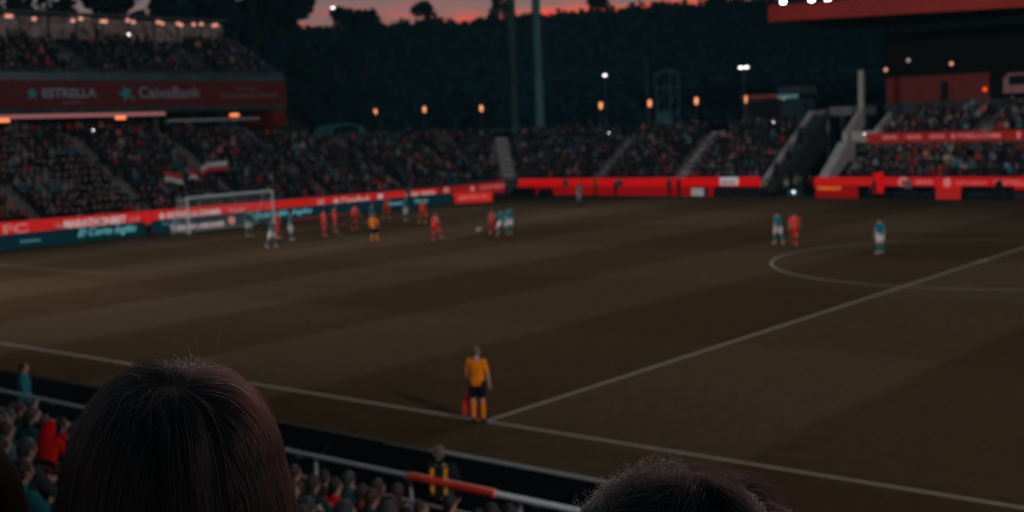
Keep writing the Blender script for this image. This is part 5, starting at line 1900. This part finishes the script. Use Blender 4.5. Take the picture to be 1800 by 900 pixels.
HW = hair_shader('dark_brown_hair', (.0095, .0048, .0046), .34)
HMAN = hair_shader('dark_short_hair', (.0034, .0021, .0021), .5)
HB = hair_shader('black_hair', (.010, .009, .010), .4)
SITN = dict(SIT, lean=(0, .02, 1), ua_l=(-.2, .3, -1), fa_l=(.35, .9, -.3), ua_r=(.2, .3, -1), fa_r=(-.35, .9, -.3))


def fore_person(label, crown, rz, hairname, pose_over, outfit, scale=1.0):
    """seated person whose head centre ends up under the given crown point"""
    pose = dict(SITN)
    pose.update(pose_over)
    J, q = skeleton(pose)
    dz = -J['ground']
    head = J['head'] + v3(0, 0, dz)
    R_ = Matrix.Rotation(rz, 3, 'Z')
    top = R_ @ (head + J['hup'] * .118) * scale
    loc = Vector(crown) - top
    r = make_person('person', label, pose, outfit, tuple(loc), rz, .010, 'people in the row right before the camera', scale=scale)
    return r, J, dz


def scalp_frame(J, dz):
    H = np.array(J['head'] + v3(0, 0, dz) + J['hup'] * .02 - J['face'] * .008)
    return H, np.array(J['hright']), np.array(J['face']), np.array(J['hup'])


rz_w = .66
woman, J, dz = fore_person('woman with long straight dark hair seen from the back close to the camera', (17.448, -54.691, 6.633), rz_w, 'hair', dict(face=(-.05, 1, -.12)),
                           {'jacket': ('jacket', BLK), 'trousers': ('trousers', BLK), 'shoe': ('shoes', BLK)}, .97)
H, hr, hf_, hu = scalp_frame(J, dz)
B3 = np.stack([hr, hf_, hu])               # rows: right, face, up
AX = np.array([.080, .100, .102])
rw = np.random.default_rng(3)


def long_hair(n_, k_, step, whorl, spread=0.0, lift=0.0):
    d = rw.normal(size=(n_ * 3, 3))
    d /= np.linalg.norm(d, axis=1)[:, None]
    keep = (d[:, 2] > -.25) & ~((d[:, 1] > .55) & (d[:, 2] < .35))
    d = d[keep][:n_]
    n_ = len(d)
    P = np.empty((n_, k_, 3))
    lay = rw.uniform(.0, 1.0, size=(n_, 1)) ** 1.4
    thick = .004 + .014 * lay
    wh = np.array(whorl) / np.linalg.norm(whorl)
    p = d * AX
    P[:, 0] = p
    clump = np.floor((np.arctan2(d[:, 0], -d[:, 1]) + rw.normal(size=n_) * .02) * 14)
    crs = np.random.default_rng(8).normal(size=200)
    cphase = crs[(clump.astype(int)) % 200][:, None]
    vel = None
    for i in range(1, k_):
        nrm_ = p / AX ** 2
        nrm_ /= np.linalg.norm(nrm_, axis=1)[:, None]
        away = p / np.linalg.norm(p, axis=1)[:, None] - wh
        tan = away - nrm_ * (away * nrm_).sum(1)[:, None]
        ln = np.linalg.norm(tan, axis=1)[:, None]
        tan = tan / np.maximum(ln, 1e-4)
        if i < 9:       # uneven whorl: locks leave the crown at differing angles
            an_ = (.45 + .55 * cphase) * (1 - i / 9)
            bt = np.cross(nrm_, tan)
            tan = tan * np.cos(an_) + bt * np.sin(an_)
        grav = np.array([0, 0, -1.0])
        gt = grav - nrm_ * np.minimum(0, (grav * nrm_).sum(1))[:, None] * 1.0
        mixw = min(1, i / 9)
        dirn = tan * (1 - mixw) * .9 + gt * (.25 + mixw)
        dirn += rw.normal(size=(n_, 3)) * spread
        dirn += np.stack([cphase[:, 0] * .05, np.zeros(n_), np.zeros(n_)], 1)
        dirn /= np.linalg.norm(dirn, axis=1)[:, None]
        if vel is not None:
            dirn = dirn * .45 + vel * .55
            dirn /= np.linalg.norm(dirn, axis=1)[:, None]
        vel = dirn
        p = p + dirn * step
        # keep outside the head; below the ears hair hangs on a cylinder of head width
        ax2 = AX + thick * min(1, i / 4)
        q = p.copy()
        q[:, 2] = np.maximum(q[:, 2], 0)
        s = np.sqrt(((q / ax2) ** 2).sum(1))
        inside = s < 1
        p[inside] = np.where(True, p[inside] / s[inside][:, None] * np.array([1, 1, 1]), p[inside])
        top_ = p[:, 2] > .01
        so = np.sqrt(((p / ax2) ** 2).sum(1))
        p[top_] = p[top_] / np.maximum(1, so[top_] / 1.012)[:, None]
        # outward flare while falling
        flare = .010 * np.clip(-p[:, 2] / .15, 0, 1)
        P[:, i] = p
        P[:, i, 0] += np.sign(p[:, 0]) * flare
        P[:, i] += cphase * .0012 * min(1, i / 6)
    return H + P @ B3


PW = long_hair(24000, 34, .0105, (.10, -.34, .92), .055)
hair_strands('hair', woman, PW, .00021, HW)
# loose flyaway hairs over the crown
nf = 22
base = rw.uniform(0, 2 * PI, nf)
d = np.stack([.25 * np.cos(base) + rw.normal(size=nf) * .16 + .12, -.1 + .35 * np.sin(base), np.ones(nf)], 1)
d /= np.linalg.norm(d, axis=1)[:, None]
fly = np.empty((nf, 14, 3))
p = d * (AX + .012)
v_ = d * .8 + np.stack([rw.normal(size=nf) * .8 + .35, rw.normal(size=nf) * .4, np.full(nf, .2)], 1)
v_ /= np.linalg.norm(v_, axis=1)[:, None]
for i in range(14):
    fly[:, i] = p
    p = p + v_ * .0026
    v_ = v_ + np.stack([rw.normal(size=nf) * .12, rw.normal(size=nf) * .12, -np.full(nf, .07)], 1)
    v_ /= np.linalg.norm(v_, axis=1)[:, None]
hair_strands('loose_hair', woman, H + fly @ B3, .00007, hair_shader('loose_hair', (.07, .045, .03), .4))

# man with shaggy short hair at the lower right
man, J, dz = fore_person('person with shaggy short dark hair at the bottom right close to the camera', (17.840, -54.470, 6.532), .45, 'hair', dict(face=(.1, 1, -.1)),
                         {'jacket': ('jacket', (.02, .02, .025)), 'trousers': ('trousers', BLK), 'shoe': ('shoes', BLK)}, 1.33)


def short_hair(J, dz, n_, k_, step, curl, lift):
    H, hr, hf_, hu = scalp_frame(J, dz)
    B = np.stack([hr, hf_, hu])
    d = rw.normal(size=(n_ * 3, 3))
    d /= np.linalg.norm(d, axis=1)[:, None]
    d = d[(d[:, 2] > -.45) & ~((d[:, 1] > .5) & (d[:, 2] < .4))][:n_]
    n_ = len(d)
    cl = rw.normal(size=(90, 3))
    cl /= np.linalg.norm(cl, axis=1)[:, None]
    ci = (d @ cl.T).argmax(1)
    swirl = rw.normal(size=(90, 3))[ci]
    P = np.empty((n_, k_, 3))
    ax_ = np.array([.080, .100, .102])
    p = d * ax_
    comb = np.array([.55, .75, -.15]) + swirl * .55
    nrm_ = d / ax_
    nrm_ /= np.linalg.norm(nrm_, axis=1)[:, None]
    tang = comb - nrm_ * (comb * nrm_).sum(1)[:, None]
    tang /= np.linalg.norm(tang, axis=1)[:, None]
    lk = (lift * rw.uniform(.15, 1.0, size=90))[ci][:, None]
    ln = rw.uniform(.75, 1.35, size=90)[ci][:, None] * rw.uniform(.8, 1.1, size=(n_, 1))
    v_ = tang + nrm_ * lk * .9
    for i in range(k_):
        P[:, i] = p
        v_ /= np.linalg.norm(v_, axis=1)[:, None]
        p = p + v_ * step * ln
        axis_pt = cl[ci] * .108 + (tang * .02 * i / k_)
        v_ = v_ + np.cross(nrm_, tang) * (np.cos(i * 1.15 + lk * 40) * .15) + nrm_ * (np.sin(i * 1.15 + lk * 25) * .07)
        v_ = v_ + rw.normal(size=(n_, 3)) * curl - nrm_ * .09 + (axis_pt - p) * 2.2 * (i / k_)
        r_ = np.linalg.norm(p / ax_, axis=1)
        lim = 1.03 + .05 * rw.random(n_)
        ins = r_ < lim
        p[ins] = p[ins] / r_[ins][:, None] * lim[ins][:, None]
    return H + P @ B


hair_strands('hair', man, short_hair(J, dz, 20000, 11, .0062, .035, .42), .00024, HMAN)
# another dark head, lower and further forward, showing at the right shoulder of the shaggy one
other, J, dz = fore_person('person with short dark hair half hidden behind the shaggy head on its right', (17.690, -54.040, 6.370), .7, 'hair', dict(face=(.2, 1, -.1)),
                           {'jacket': ('jacket', (.015, .016, .02)), 'trousers': ('trousers', BLK), 'shoe': ('shoes', BLK)})
hair_strands('hair', other, short_hair(J, dz, 9000, 9, .0048, .035, .35), .00026, HMAN)
# head of someone at the far left edge
lefty, J, dz = fore_person('person in a black hood cut off by the left edge close to the camera', (17.246, -54.842, 6.585), .8, 'hair', dict(face=(-.1, 1, -.1)),
                           {'jacket': ('jacket', (.002, .0025, .003)), 'trousers': ('trousers', BLK), 'shoe': ('shoes', BLK), 'hood': ('hood', (.0015, .002, .0025))})
# bald head showing beside the shaggy hair
bald, J, dz = fore_person('pale bald head just showing left of the shaggy haired person', (17.272, -53.75, 6.262), .6, 'hair', dict(face=(-.2, 1, -.1)),
                          {'jacket': ('jacket', GREY), 'trousers': ('trousers', BLK), 'shoe': ('shoes', BLK)})

# ------------------------------------------------------------------ teal tint added to lift the dark tones, as haze
hz = MB().box((-460, -130, -1.2), (160, 420, 62))
hm_ = bpy.data.materials.new('tint_air')
hm_.use_nodes = True
t = hm_.node_tree
t.nodes.clear()
pv = N(t, 'ShaderNodeVolumePrincipled', i_Density=HAZE, i_Anisotropy=0.2)
pv.inputs['Color'].default_value = (.40, .88, 1.0, 1)
oo = t.nodes.new('ShaderNodeOutputMaterial')
t.links.new(pv.outputs[0], oo.inputs['Volume'])
tag(link('tint_haze', hz.mesh('tint_haze', hm_)), kind='stuff')
